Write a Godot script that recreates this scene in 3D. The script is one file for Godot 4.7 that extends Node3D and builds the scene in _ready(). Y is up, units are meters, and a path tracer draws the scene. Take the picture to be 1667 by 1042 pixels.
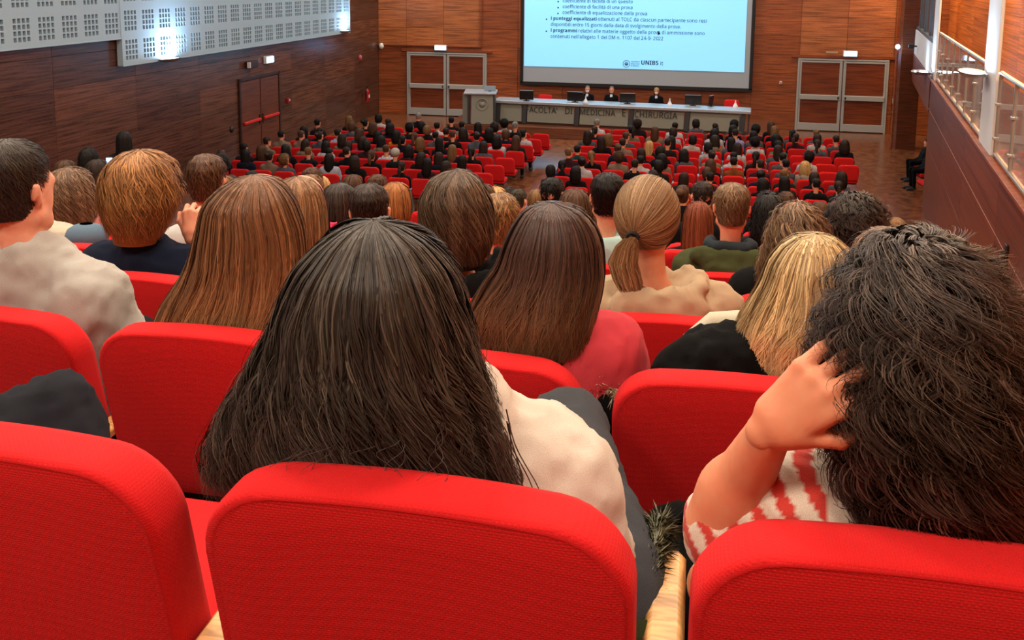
extends Node3D
# A lecture hall seen from a seat high in the raked rows: hall axis is -z, front floor is y = 0, camera above x = 0, z = 0.

const EYE := Vector3(0, 5.5, 0)
const WALL_LEFT := -12.57
const WALL_BACK := -35.3
const CEIL := 9.5

var used := {}
var mats := {}
var weave: ImageTexture
var knit: ImageTexture
var grain: ImageTexture
var fleck: ImageTexture
var speck: ImageTexture
var fold_noise := FastNoiseLite.new()


func _ready() -> void:
	set_view()
	set_lights()
	make_textures()
	build_shell()
	build_left_wall()
	build_back_wall()
	build_gallery()
	build_stage()
	make_chair_kinds()
	build_raked_seats()
	build_front_seats()
	make_people_kinds()
	build_near_people()
	build_middle_people()
	build_front_people()
	build_panel()
	build_small_things()


func set_view() -> void:
	var cam := Camera3D.new()
	cam.name = "camera"
	cam.projection = Camera3D.PROJECTION_FRUSTUM
	cam.near = 0.1
	cam.far = 120.0
	cam.size = 0.1 * 1042.0 / 1500.0
	cam.frustum_offset = Vector2(0, -0.1 * (521.0 - 170.0) / 1500.0)
	add_child(cam)
	cam.transform = Transform3D(Basis(Vector3.UP, atan(0.2)) * Basis(Vector3.RIGHT, -atan(0.137)) * Basis(Vector3.BACK, 0.01), EYE)
	cam.current = true
	var we := WorldEnvironment.new()
	we.name = "environment"
	var e := Environment.new()
	e.background_mode = Environment.BG_COLOR
	e.background_color = Color(0, 0, 0)
	e.tonemap_mode = Environment.TONE_MAPPER_LINEAR
	e.tonemap_exposure = 1.0
	e.sdfgi_enabled = true
	e.ssao_enabled = true
	e.ssil_enabled = true
	we.environment = e
	add_child(we)


func area(called: String, at: Vector3, size: Vector2, color: Color, energy: float, towards := Vector3.DOWN) -> void:
	var l := AreaLight3D.new()
	l.name = called
	l.area_size = size
	l.area_normalize_energy = true
	l.light_color = color
	l.light_energy = energy
	l.shadow_enabled = true
	l.area_range = 60.0
	l.area_attenuation = 2.0
	add_child(l, true)
	var up := Vector3.FORWARD if absf(towards.y) > 0.9 else Vector3.UP
	l.transform = Transform3D(Basis.looking_at(towards, up), at)


func ceiling_panel(at: Vector3, size: Vector2, color: Color, energy: float) -> void:
	var t := thing("ceiling_light", "", "ceiling light", at, 0.0, "ceiling lights above the seats")
	t.set_meta("label", "flat square ceiling light above the seats, out of the frame")
	part("housing", rbox(Vector3(size.x + 0.12, 0.08, size.y + 0.12), 0.015), flat(Color(0.75, 0.75, 0.74), 0.5), t, Vector3(0, 0.05, 0))
	part("diffuser", rbox(Vector3(size.x, 0.02, size.y), 0.005), glow(color, 2.0), t, Vector3(0, 0.0, 0))
	area("ceiling_light_source", at + Vector3(0, -0.03, 0), size, color, energy)


func set_lights() -> void:
	var warm := Color(1.0, 0.93, 0.84)
	for z in [1.4, -3.4, -8.2]:
		for x in [-7.5, -3.2, 0.6]:
			ceiling_panel(Vector3(x, CEIL - 0.12, z), Vector2(1.2, 1.2), warm, 23.0)
	for z in [-14.5, -20.5, -26.5]:
		for x in [-9.0, -4.0, 1.5]:
			ceiling_panel(Vector3(x, CEIL - 0.12, z), Vector2(1.2, 1.2), Color(1.0, 0.95, 0.9), 16.0)
	for x in [-10.2, -6.0, -1.0, 5.2]:
		ceiling_panel(Vector3(x, CEIL - 0.12, -33.2), Vector2(1.2, 0.6), warm, 26.0)
	# gallery lights behind the railing
	for s in [-1.0, 5.0, 11.0, 17.0, 22.0]:
		ceiling_panel(gal(s, 0.75, 7.6), Vector2(0.6, 0.6), Color(1.0, 0.86, 0.66), 26.0)


# ---------------------------------------------------------------- nodes and names

func numbered(called: String) -> String:
	used[called] = used.get(called, -1) + 1
	return called if used[called] == 0 else "%s_%03d" % [called, used[called]]


func thing(called: String, label: String, category: String, at := Vector3.ZERO, turn := 0.0, group := "") -> Node3D:
	var o := Node3D.new()
	o.name = numbered(called)
	add_child(o)
	o.position = at
	o.rotation.y = turn
	tag(o, label, category, group)
	return o


func tag(o: Node3D, label: String, category: String, group := "") -> void:
	o.set_meta("label", label)
	o.set_meta("category", category)
	if group:
		o.set_meta("group", group)


func brief(words: String) -> String:
	return " ".join(words.split(" ").slice(0, 16))


func part(called: String, mesh: Mesh, m: Material, parent: Node, at := Vector3.ZERO, basis := Basis()) -> MeshInstance3D:
	var o := MeshInstance3D.new()
	o.name = called
	o.mesh = mesh
	o.material_override = m
	o.cast_shadow = GeometryInstance3D.SHADOW_CASTING_SETTING_ON
	parent.add_child(o, true)
	o.transform = Transform3D(basis, at)
	return o


func single(called: String, mesh: Mesh, m: Material, label: String, category: String, at := Vector3.ZERO, basis := Basis(), group := "") -> MeshInstance3D:
	var o := part(numbered(called), mesh, m, self, at, basis)
	tag(o, label, category, group)
	return o


func struct(called: String, mesh: Mesh, m: Material, at := Vector3.ZERO, basis := Basis()) -> MeshInstance3D:
	var o := part(numbered(called), mesh, m, self, at, basis)
	o.set_meta("kind", "structure")
	return o


func struct_root(called: String, at := Vector3.ZERO, basis := Basis()) -> Node3D:
	var o := Node3D.new()
	o.name = numbered(called)
	add_child(o)
	o.transform = Transform3D(basis, at)
	o.set_meta("kind", "structure")
	return o


func ordinal(n: int) -> String:
	return ["first", "second", "third", "fourth", "fifth", "sixth", "seventh", "eighth", "ninth", "tenth", "eleventh", "twelfth", "thirteenth", "fourteenth", "fifteenth", "sixteenth", "seventeenth", "eighteenth", "nineteenth", "twentieth", "twenty-first", "twenty-second"][n]


# ---------------------------------------------------------------- materials

func flat(c: Color, rough := 0.6, metal := 0.0, spec := 0.5) -> StandardMaterial3D:
	var key := "flat%s%.2f%.2f%.2f" % [c.to_html(), rough, metal, spec]
	if not mats.has(key):
		var m := StandardMaterial3D.new()
		m.albedo_color = c
		m.roughness = rough
		m.metallic = metal
		m.metallic_specular = spec
		mats[key] = m
	return mats[key]


func glow(c: Color, energy: float) -> StandardMaterial3D:
	var key := "glow%s%.2f" % [c.to_html(), energy]
	if not mats.has(key):
		var m := StandardMaterial3D.new()
		m.albedo_color = c
		m.emission_enabled = true
		m.emission = c
		m.emission_energy_multiplier = energy
		mats[key] = m
	return mats[key]


func wood(c: Color, rough := 0.42, scale := Vector3(0.22, 0.9, 0.22), world := true, shift := 0.0) -> StandardMaterial3D:
	var key := "wood%s%.2f%s%s%.2f" % [c.to_html(), rough, scale, world, shift]
	if not mats.has(key):
		var m := StandardMaterial3D.new()
		m.albedo_color = c
		m.albedo_texture = grain
		m.roughness = rough
		m.uv1_triplanar = true
		m.uv1_world_triplanar = world
		m.uv1_scale = scale
		m.uv1_offset = Vector3(shift, shift * 1.7, shift * 0.6)
		mats[key] = m
	return mats[key]


func cloth(c: Color, scale := 30.0, bump := 0.6, rough := 0.95) -> StandardMaterial3D:
	var key := "cloth%s%.1f%.2f" % [c.to_html(), scale, bump]
	if not mats.has(key):
		var m := StandardMaterial3D.new()
		m.albedo_color = c
		m.albedo_texture = fleck
		m.roughness = rough
		m.metallic_specular = 0.25
		m.normal_enabled = true
		m.normal_texture = knit
		m.normal_scale = bump * 1.5
		m.uv1_triplanar = true
		m.uv1_scale = Vector3.ONE * scale
		m.rim_enabled = true
		m.rim = 0.25
		m.rim_tint = 0.7
		mats[key] = m
	return mats[key]


func hair_mat() -> StandardMaterial3D:
	if not mats.has("hair"):
		var m := StandardMaterial3D.new()
		m.vertex_color_use_as_albedo = true
		m.albedo_color = Color.WHITE
		m.roughness = 0.46
		m.metallic_specular = 0.36
		mats["hair"] = m
	return mats["hair"]


func hair_tint(c: Color) -> StandardMaterial3D:
	var key := "hairtint" + c.to_html()
	if not mats.has(key):
		var m := StandardMaterial3D.new()
		m.vertex_color_use_as_albedo = true
		m.albedo_color = c
		m.roughness = 0.55
		m.metallic_specular = 0.32
		mats[key] = m
	return mats[key]


func skin(c := Color(0.86, 0.62, 0.5)) -> StandardMaterial3D:
	var key := "skin" + c.to_html()
	if not mats.has(key):
		var m := StandardMaterial3D.new()
		m.albedo_color = c
		m.albedo_texture = speck
		m.uv1_triplanar = true
		m.uv1_scale = Vector3.ONE * 9.0
		m.roughness = 0.55
		m.metallic_specular = 0.4
		m.subsurf_scatter_enabled = true
		m.subsurf_scatter_strength = 0.08
		mats[key] = m
	return mats[key]


func make_textures() -> void:
	fold_noise.seed = 11
	fold_noise.frequency = 1.0
	fold_noise.fractal_octaves = 2
	# wood grain: seamless noise, stretched along the boards by the mapping
	var n := FastNoiseLite.new()
	n.seed = 4
	n.frequency = 0.018
	n.fractal_octaves = 5
	var src := n.get_seamless_image(160, 1024)
	var im := Image.create(160, 1024, false, Image.FORMAT_RGB8)
	for y in 1024:
		for x in 160:
			var v := src.get_pixel(x, y).r
			var g := clampf(0.62 + 0.55 * v + 0.1 * sin(v * 60.0), 0.3, 1.0)
			im.set_pixel(x, y, Color(g, g * (0.93 + 0.07 * v), g * (0.86 + 0.14 * v)))
	grain = ImageTexture.create_from_image(im)
	# woven upholstery: over and under threads as relief
	var w := Image.create(64, 64, false, Image.FORMAT_RGB8)
	for y in 64:
		for x in 64:
			var over := (int(x / 8.0) + int(y / 8.0)) % 2 == 0
			var a := sin(PI * fmod(y, 8.0) / 8.0) if over else sin(PI * fmod(x, 8.0) / 8.0)
			var h := 0.25 + 0.6 * a * (1.0 if over else 0.8)
			w.set_pixel(x, y, Color(h, h, h))
	w.bump_map_to_normal_map(4.0)
	weave = ImageTexture.create_from_image(w)
	var n2 := FastNoiseLite.new()
	n2.seed = 8
	n2.frequency = 0.11
	n2.fractal_octaves = 3
	var k := n2.get_seamless_image(256, 256)
	k.convert(Image.FORMAT_RGB8)
	var f := k.duplicate()
	k.bump_map_to_normal_map(5.0)
	knit = ImageTexture.create_from_image(k)
	for y in 256:
		for x in 256:
			var v: float = 0.74 + 0.36 * (f.get_pixel(x, y).r - 0.2)
			f.set_pixel(x, y, Color(v, v, v))
	fleck = ImageTexture.create_from_image(f)
	var n3 := FastNoiseLite.new()
	n3.seed = 21
	n3.frequency = 0.03
	var s := n3.get_seamless_image(128, 128)
	s.convert(Image.FORMAT_RGB8)
	for y in 128:
		for x in 128:
			var v := s.get_pixel(x, y).r
			s.set_pixel(x, y, Color(0.97, 0.86 + 0.12 * v, 0.84 + 0.14 * v))
	speck = ImageTexture.create_from_image(s)


func red_fabric(c := Color(0.86, 0.12, 0.13)) -> StandardMaterial3D:
	var key := "red" + c.to_html()
	if not mats.has(key):
		var m := StandardMaterial3D.new()
		m.albedo_color = c
		m.albedo_texture = fleck
		m.roughness = 0.9
		m.metallic_specular = 0.3
		m.normal_enabled = true
		m.normal_texture = weave
		m.normal_scale = 0.45
		m.uv1_triplanar = true
		m.uv1_scale = Vector3(36, 36, 36)
		m.rim_enabled = true
		m.rim = 0.3
		m.rim_tint = 0.8
		mats[key] = m
	return mats[key]


# ---------------------------------------------------------------- mesh tools

class MB:
	var v := PackedVector3Array()
	var n := PackedVector3Array()
	var c := PackedColorArray()
	var i := PackedInt32Array()

	func tri(a: Vector3, b: Vector3, d: Vector3, na: Vector3, nb: Vector3, nd: Vector3) -> void:
		var k := v.size()
		v.append(a); v.append(b); v.append(d)
		n.append(na); n.append(nb); n.append(nd)
		if (d - a).cross(b - a).dot(na + nb + nd) >= 0.0:
			i.append(k); i.append(k + 1); i.append(k + 2)
		else:
			i.append(k); i.append(k + 2); i.append(k + 1)

	func quad(a: Vector3, b: Vector3, d: Vector3, e: Vector3, nn: Vector3) -> void:
		quad4(a, b, d, e, nn, nn, nn, nn)

	func quad4(a: Vector3, b: Vector3, d: Vector3, e: Vector3, na: Vector3, nb: Vector3, nd: Vector3, ne: Vector3) -> void:
		var k := v.size()
		v.append(a); v.append(b); v.append(d); v.append(e)
		n.append(na); n.append(nb); n.append(nd); n.append(ne)
		if (d - a).cross(b - a).dot(na + nb + nd + ne) >= 0.0:
			for q in [0, 1, 2, 0, 2, 3]:
				i.append(k + q)
		else:
			for q in [0, 2, 1, 0, 3, 2]:
				i.append(k + q)

	func box(at: Vector3, size: Vector3, b := 0.004, basis := Basis()) -> void:
		var h := size * 0.5
		b = minf(b, minf(h.x, minf(h.y, h.z)) * 0.9)
		var g := h - Vector3.ONE * b
		var P := func(s: Vector3, axis: int) -> Vector3:
			var p := Vector3(s.x * g.x, s.y * g.y, s.z * g.z)
			p[axis] = s[axis] * h[axis]
			return at + basis * p
		for axis in 3:
			var u := (axis + 1) % 3
			var w := (axis + 2) % 3
			for s in [-1.0, 1.0]:
				var nn := Vector3.ZERO
				nn[axis] = s
				var q := []
				for st in [[-1.0, -1.0], [1.0, -1.0], [1.0, 1.0], [-1.0, 1.0]]:
					var z := Vector3.ZERO
					z[axis] = s
					z[u] = st[0]
					z[w] = st[1]
					q.append(P.call(z, axis))
				quad(q[0], q[1], q[2], q[3], basis * nn)
			# edges along this axis
			for su in [-1.0, 1.0]:
				for sw in [-1.0, 1.0]:
					var lo := Vector3.ZERO
					lo[axis] = -1.0
					lo[u] = su
					lo[w] = sw
					var hi := lo
					hi[axis] = 1.0
					var nu := Vector3.ZERO
					nu[u] = su
					var nw := Vector3.ZERO
					nw[w] = sw
					quad4(P.call(lo, u), P.call(lo, w), P.call(hi, w), P.call(hi, u), basis * nu, basis * nw, basis * nw, basis * nu)
		for sx in [-1.0, 1.0]:
			for sy in [-1.0, 1.0]:
				for sz in [-1.0, 1.0]:
					var s := Vector3(sx, sy, sz)
					tri(P.call(s, 0), P.call(s, 1), P.call(s, 2), basis * Vector3(sx, 0, 0), basis * Vector3(0, sy, 0), basis * Vector3(0, 0, sz))

	func tube(pts: PackedVector3Array, radii: Array, sides := 8, closed := false) -> void:
		var rings := []
		var cnt := pts.size()
		var prev := Vector3.ZERO
		for k in cnt:
			var t: Vector3 = (pts[(k + 1) % cnt] - pts[(k - 1 + cnt) % cnt]) if closed else (pts[mini(k + 1, cnt - 1)] - pts[maxi(k - 1, 0)])
			t = t.normalized()
			var side := prev - t * prev.dot(t) if prev != Vector3.ZERO else Vector3.ZERO
			if side.length() < 0.01:
				side = t.cross(Vector3.UP if absf(t.y) < 0.9 else Vector3.RIGHT)
			side = side.normalized()
			prev = side
			var other := t.cross(side)
			var r: float = radii[mini(k, radii.size() - 1)]
			var ring := []
			for j in sides:
				var a := TAU * j / sides
				var d := side * cos(a) + other * sin(a)
				ring.append([pts[k] + d * r, d])
			rings.append(ring)
		for k in (cnt if closed else cnt - 1):
			for j in sides:
				var a: Array = rings[k][j]
				var b: Array = rings[k][(j + 1) % sides]
				var d: Array = rings[(k + 1) % cnt][(j + 1) % sides]
				var e: Array = rings[(k + 1) % cnt][j]
				quad4(a[0], b[0], d[0], e[0], a[1], b[1], d[1], e[1])
		if not closed:
			for k in [0, cnt - 1]:
				var nn := (pts[0] - pts[1]).normalized() if k == 0 else (pts[cnt - 1] - pts[cnt - 2]).normalized()
				for j in sides:
					tri(pts[k], rings[k][j][0], rings[k][(j + 1) % sides][0], nn, nn, nn)

	func lathe(profile: Array, sides := 20, at := Vector3.ZERO, stretch := Vector3.ONE) -> void:
		for k in profile.size() - 1:
			var p: Vector2 = profile[k]
			var q: Vector2 = profile[k + 1]
			var nr := Vector2(p.y - q.y, q.x - p.x).normalized()
			for j in sides:
				var a := TAU * j / sides
				var b := TAU * (j + 1) / sides
				var A := Vector3(cos(a), 0, sin(a))
				var B := Vector3(cos(b), 0, sin(b))
				var na := (A * nr.x + Vector3.UP * nr.y)
				var nb := (B * nr.x + Vector3.UP * nr.y)
				quad4(at + (A * p.x + Vector3.UP * p.y) * stretch, at + (B * p.x + Vector3.UP * p.y) * stretch, at + (B * q.x + Vector3.UP * q.y) * stretch, at + (A * q.x + Vector3.UP * q.y) * stretch, na, nb, nb, na)

	func add(m: MB, t: Transform3D) -> void:
		var k := v.size()
		var flip := t.basis.determinant() < 0.0
		for p in m.v:
			v.append(t * p)
		for p in m.n:
			n.append((t.basis * p).normalized())
		for q in range(0, m.i.size(), 3):
			i.append(k + m.i[q])
			i.append(k + m.i[q + (2 if flip else 1)])
			i.append(k + m.i[q + (1 if flip else 2)])

	func mesh() -> ArrayMesh:
		var a := []
		a.resize(Mesh.ARRAY_MAX)
		a[Mesh.ARRAY_VERTEX] = v
		a[Mesh.ARRAY_NORMAL] = n
		if c.size() == v.size() and c.size():
			a[Mesh.ARRAY_COLOR] = c
		a[Mesh.ARRAY_INDEX] = i
		var m := ArrayMesh.new()
		m.add_surface_from_arrays(Mesh.PRIMITIVE_TRIANGLES, a)
		return m


var box_cache := {}

func rbox(size: Vector3, b := 0.004) -> ArrayMesh:
	var key := "%s %.4f" % [size, b]
	if not box_cache.has(key):
		var m := MB.new()
		m.box(Vector3.ZERO, size, b)
		box_cache[key] = m.mesh()
	return box_cache[key]


func tube_mesh(pts: Array, radii: Array, sides := 8, closed := false) -> ArrayMesh:
	var m := MB.new()
	m.tube(PackedVector3Array(pts), radii, sides, closed)
	return m.mesh()


func ball(radii: Vector3, sides := 16, rows := 10) -> ArrayMesh:
	var m := MB.new()
	var prof := []
	for k in rows + 1:
		var a := PI * k / rows
		prof.append(Vector2(sin(a), cos(a)))
	for k in rows:
		for j in sides:
			var q := []
			for st in [[k, j], [k, j + 1], [k + 1, j + 1], [k + 1, j]]:
				var p: Vector2 = prof[st[0]]
				var th: float = TAU * st[1] / sides
				q.append(Vector3(p.x * cos(th), p.y, p.x * sin(th)))
			m.quad4(q[0] * radii, q[1] * radii, q[2] * radii, q[3] * radii, q[0], q[1], q[2], q[3])
	return m.mesh()


# a distance field on a grid: tapered capsules and ellipsoids joined smoothly, meshed as surface nets
class Field:
	var prims := []
	var cell := 0.015
	var f := PackedFloat32Array()
	var lo: Vector3
	var nx: int
	var ny: int
	var nz: int
	var noise: FastNoiseLite
	var amp := 0.0
	var stretch := Vector3(9, 9, 9)

	var place := Transform3D()

	func cap(a: Vector3, b: Vector3, ra: float, rb: float, k := 0.03) -> void:
		prims.append([0, place * a, place * b, ra, rb, k])

	func ell(c: Vector3, r: Vector3, k := 0.02) -> void:
		prims.append([1, place * c, r, maxf(r.x, maxf(r.y, r.z)), 0.0, k, place.basis.inverse()])

	func cut(c: Vector3, r: Vector3, k := 0.01) -> void:
		prims.append([2, place * c, r, maxf(r.x, maxf(r.y, r.z)), 0.0, k, place.basis.inverse()])

	func run(mb: MB) -> void:
		var mn := Vector3.ONE * 1e9
		var mx := -mn
		for p in prims:
			if p[0] == 2:
				continue
			var r: float = maxf(p[3], p[4])
			mn = mn.min(p[1] - Vector3.ONE * r)
			mx = mx.max(p[1] + Vector3.ONE * r)
			if p[0] == 0:
				mn = mn.min(p[2] - Vector3.ONE * r)
				mx = mx.max(p[2] + Vector3.ONE * r)
		lo = mn - Vector3.ONE * cell * 2.5
		var size := (mx + Vector3.ONE * cell * 2.5 - lo) / cell
		nx = int(size.x) + 2
		ny = int(size.y) + 2
		nz = int(size.z) + 2
		f.resize(nx * ny * nz)
		f.fill(1.0)
		for p in prims:
			var kind: int = p[0]
			var a: Vector3 = p[1]
			var b: Vector3 = p[2]
			var ra: float = p[3]
			var rb: float = p[4]
			var k: float = p[5]
			var pad := cell * 2.0 + k
			var r := maxf(ra, rb) + pad
			var p0 := a - Vector3.ONE * r
			var p1 := a + Vector3.ONE * r
			if kind == 0:
				p0 = p0.min(b - Vector3.ONE * r)
				p1 = p1.max(b + Vector3.ONE * r)
			else:
				p0 = a - Vector3.ONE * r
				p1 = a + Vector3.ONE * r
			var i0 := Vector3i(((p0 - lo) / cell).floor()).clamp(Vector3i.ZERO, Vector3i(nx - 1, ny - 1, nz - 1))
			var i1 := Vector3i(((p1 - lo) / cell).ceil()).clamp(Vector3i.ZERO, Vector3i(nx - 1, ny - 1, nz - 1))
			var ab := b - a
			var il := 1.0 / maxf(ab.length_squared(), 1e-9)
			var dr := rb - ra
			var inv := Basis.from_scale(Vector3.ONE / b) * (p[6] as Basis) if kind > 0 else Basis()
			var rmin := minf(b.x, minf(b.y, b.z))
			for z in range(i0.z, i1.z + 1):
				for y in range(i0.y, i1.y + 1):
					var at := (z * ny + y) * nx
					var q := lo + Vector3(i0.x, y, z) * cell - a
					for x in range(i0.x, i1.x + 1):
						var d: float
						if kind == 0:
							var t := clampf(q.dot(ab) * il, 0.0, 1.0)
							d = (q - ab * t).length() - ra - dr * t
						else:
							var s := inv * q
							var l := s.length()
							d = (l - 1.0) * (q.length() / l if l > 0.01 else rmin)
						q.x += cell
						var o := f[at + x]
						if kind == 2:
							d = -d
							var h2 := maxf(k - absf(o - d), 0.0)
							f[at + x] = maxf(o, d) + h2 * h2 * 0.25 / k
						else:
							var h := maxf(k - absf(o - d), 0.0)
							f[at + x] = minf(o, d) - h * h * 0.25 / k
		nets(mb)

	func nets(mb: MB) -> void:
		var id := PackedInt32Array()
		id.resize(nx * ny * nz)
		id.fill(-1)
		var base := mb.v.size()
		var sx := 1
		var sy := nx
		var sz := nx * ny
		var far := cell * 4.5
		var pos := PackedVector3Array()
		var where := PackedInt32Array()
		for z in nz - 1:
			for y in ny - 1:
				var row := (z * ny + y) * nx
				for x in nx - 1:
					var i := row + x
					var a := f[i]
					if a > far or a < -far:
						continue
					var b := f[i + 1]
					var c := f[i + sy]
					var d := f[i + sy + 1]
					var e := f[i + sz]
					var g := f[i + sz + 1]
					var h := f[i + sz + sy]
					var j := f[i + sz + sy + 1]
					var m := int(a < 0) + int(b < 0) + int(c < 0) + int(d < 0) + int(e < 0) + int(g < 0) + int(h < 0) + int(j < 0)
					if m == 0 or m == 8:
						continue
					var s := Vector3.ZERO
					var cnt := 0
					if (a < 0) != (b < 0): s += Vector3(a / (a - b), 0, 0); cnt += 1
					if (c < 0) != (d < 0): s += Vector3(c / (c - d), 1, 0); cnt += 1
					if (e < 0) != (g < 0): s += Vector3(e / (e - g), 0, 1); cnt += 1
					if (h < 0) != (j < 0): s += Vector3(h / (h - j), 1, 1); cnt += 1
					if (a < 0) != (c < 0): s += Vector3(0, a / (a - c), 0); cnt += 1
					if (b < 0) != (d < 0): s += Vector3(1, b / (b - d), 0); cnt += 1
					if (e < 0) != (h < 0): s += Vector3(0, e / (e - h), 1); cnt += 1
					if (g < 0) != (j < 0): s += Vector3(1, g / (g - j), 1); cnt += 1
					if (a < 0) != (e < 0): s += Vector3(0, 0, a / (a - e)); cnt += 1
					if (b < 0) != (g < 0): s += Vector3(1, 0, b / (b - g)); cnt += 1
					if (c < 0) != (h < 0): s += Vector3(0, 1, c / (c - h)); cnt += 1
					if (d < 0) != (j < 0): s += Vector3(1, 1, d / (d - j)); cnt += 1
					var p := lo + (Vector3(x, y, z) + s / cnt) * cell
					if amp > 0.0:
						var gr := Vector3(b + d + g + j - a - c - e - h, c + d + h + j - a - b - e - g, e + g + h + j - a - b - c - d).normalized()
						var fo := noise.get_noise_3dv(p * stretch)
						p += gr * amp * (fo + 1.1 * (0.5 - absf(noise.get_noise_3dv(p * stretch * 1.7 + Vector3(7, 3, 1)))))
					id[i] = pos.size()
					pos.append(p)
					where.append(i)
		var nrm := PackedVector3Array()
		nrm.resize(pos.size())
		var out := PackedInt32Array()
		for q in pos.size():
			var i := where[q]
			var a := f[i] < 0
			for axis in 3:
				var st := sx if axis == 0 else (sy if axis == 1 else sz)
				if a == (f[i + st] < 0):
					continue
				var u := sy if axis == 0 else (sz if axis == 1 else sx)
				var w := sz if axis == 0 else (sx if axis == 1 else sy)
				if i - u - w < 0:
					continue
				var q1 := id[i - u]
				var q2 := id[i - u - w]
				var q3 := id[i - w]
				if q1 < 0 or q2 < 0 or q3 < 0:
					continue
				var face := (pos[q2] - pos[q]).cross(pos[q3] - pos[q1])
				if not a:
					face = -face
				nrm[q] += face
				nrm[q1] += face
				nrm[q2] += face
				nrm[q3] += face
				var A := q + base
				var B := q1 + base
				var C := q2 + base
				var D := q3 + base
				if a:
					out.append_array(PackedInt32Array([A, D, C, A, C, B]))
				else:
					out.append_array(PackedInt32Array([A, B, C, A, C, D]))
		for q in nrm.size():
			nrm[q] = nrm[q].normalized()
		mb.v.append_array(pos)
		mb.n.append_array(nrm)
		mb.i.append_array(out)


# ---------------------------------------------------------------- hair: a lofted volume and the locks that lie on it

# rows: [y, centre x, half width]; back: z of the volume's back at each height; o: how the locks run
func hair_mesh(rows: Array, back: float, o: Dictionary) -> ArrayMesh:
	var rng := RandomNumberGenerator.new()
	rng.seed = o.get("seed", 1)
	var top: float = rows[0][0]
	var bottom: float = rows[-1][0]
	# even arc length along the outline
	var M := 48
	var arc := [0.0]
	for k in range(1, rows.size()):
		arc.append(arc[-1] + Vector2(rows[k][0] - rows[k - 1][0], rows[k][2] - rows[k - 1][2]).length())
	var total: float = arc[-1]
	var Y := PackedFloat32Array()
	var X := PackedFloat32Array()
	var W := PackedFloat32Array()
	var D := PackedFloat32Array()
	var Z := PackedFloat32Array()
	var deep: float = o.get("deep", 1.12)
	var deep_most: float = o.get("deep_most", 0.118)
	var low_deep: float = o.get("low_deep", 0.06)
	var crown: float = o.get("crown", 0.0)
	var k := 0
	for m in M + 1:
		var s := total * m / M
		while k < rows.size() - 2 and arc[k + 1] < s:
			k += 1
		var t: float = (s - arc[k]) / maxf(arc[k + 1] - arc[k], 1e-6)
		var y: float = lerpf(rows[k][0], rows[k + 1][0], t)
		var w: float = lerpf(rows[k][2], rows[k + 1][2], t)
		Y.append(y)
		X.append(lerpf(rows[k][1], rows[k + 1][1], t))
		W.append(w)
		var d := minf(w * deep, deep_most)
		var fall := smoothstep(top - 0.17, top - 0.34, y)
		d = lerpf(d, minf(low_deep, w), fall)
		D.append(d)
		var zc := back - deep_most + crown * (1.0 - smoothstep(top, top - 0.1, y))
		var zb := zc + d
		zb = lerpf(zb, back - 0.012 - o.get("slope", 0.24) * maxf(0.0, 0.9 - y), fall)
		Z.append(zb - d)
	# smooth the outline
	for pass_no in 3:
		for m in range(1, M):
			W[m] = (W[m - 1] + 2.0 * W[m] + W[m + 1]) * 0.25
			X[m] = (X[m - 1] + 2.0 * X[m] + X[m + 1]) * 0.25
			D[m] = (D[m - 1] + 2.0 * D[m] + D[m + 1]) * 0.25
			Z[m] = (Z[m - 1] + 2.0 * Z[m] + Z[m + 1]) * 0.25
	var mb := MB.new()
	var colors: Array = o.colors
	var face: float = o.get("face", 2.0)
	var brow: float = o.get("brow", top - 0.075)
	# the volume under the locks
	var inner: float = o.get("inner", 0.93)
	var sides := 28
	var lin0: Color = colors[0]
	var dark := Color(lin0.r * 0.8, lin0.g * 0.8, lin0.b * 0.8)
	var grid := PackedVector3Array()
	var cap_low: float = o.get("cap_low", -9.0)
	var lump: float = o.get("lump", 0.0)
	for m in M + 1:
		for j in sides:
			var a := TAU * j / sides
			var q := inner
			if lump > 0.0:
				q += lump * fold_noise.get_noise_3d(sin(a) * 6.0, Y[m] * 42.0, cos(a) * 6.0)
			grid.append(Vector3(X[m] + W[m] * q * sin(a), Y[m] - (1.0 - inner) * 0.1, Z[m] + D[m] * q * cos(a)))
	var base := mb.v.size()
	for m in M + 1:
		for j in sides:
			var p := grid[m * sides + j]
			var a := TAU * j / sides
			var m0 := maxi(m - 1, 0)
			var m1 := mini(m + 1, M)
			var pr := Vector2(W[m1] - W[m0], Y[m1] - Y[m0]).normalized()
			mb.v.append(p)
			mb.n.append(Vector3(sin(a) * -pr.y, pr.x, cos(a) * -pr.y).normalized())
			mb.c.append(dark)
	for m in M:
		for j in sides:
			var a := TAU * (j + 0.5) / sides
			if a > PI:
				a -= TAU
			if (absf(a) > face and Y[m] < brow) or Y[m] < cap_low:
				continue
			var p := base + m * sides + j
			var q := base + m * sides + (j + 1) % sides
			for t in [p, q, p + sides, q, q + sides, p + sides]:
				mb.i.append(t)
	# locks
	var count: int = o.n
	var seg: int = o.get("seg", 18)
	var width: float = o.get("width", 0.004)
	var clumps: int = o.get("clumps", 160)
	var clump: float = o.get("clump", 0.5)
	var wave: float = o.get("wave", 0.006)
	var freq: float = o.get("freq", 30.0)
	var curl: float = o.get("curl", 0.0)
	var flare: float = o.get("flare", 0.02)
	var lay0: float = o.get("lay0", 0.94)
	var lay1: float = o.get("lay1", 1.03)
	var reach: float = o.get("reach", 1.0)   # how much of the way down each lock may run
	var start: float = o.get("start", 0.25)
	var swirl: float = o.get("swirl", 0.0)
	var tip: Color = o.get("tip", Color(-1, 0, 0))
	var ca := PackedFloat32Array()
	var cp := PackedFloat32Array()
	var cl_lay := PackedFloat32Array()
	var cl_s := PackedFloat32Array()
	var cl_f := PackedFloat32Array()
	var cl_w := PackedFloat32Array()
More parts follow.
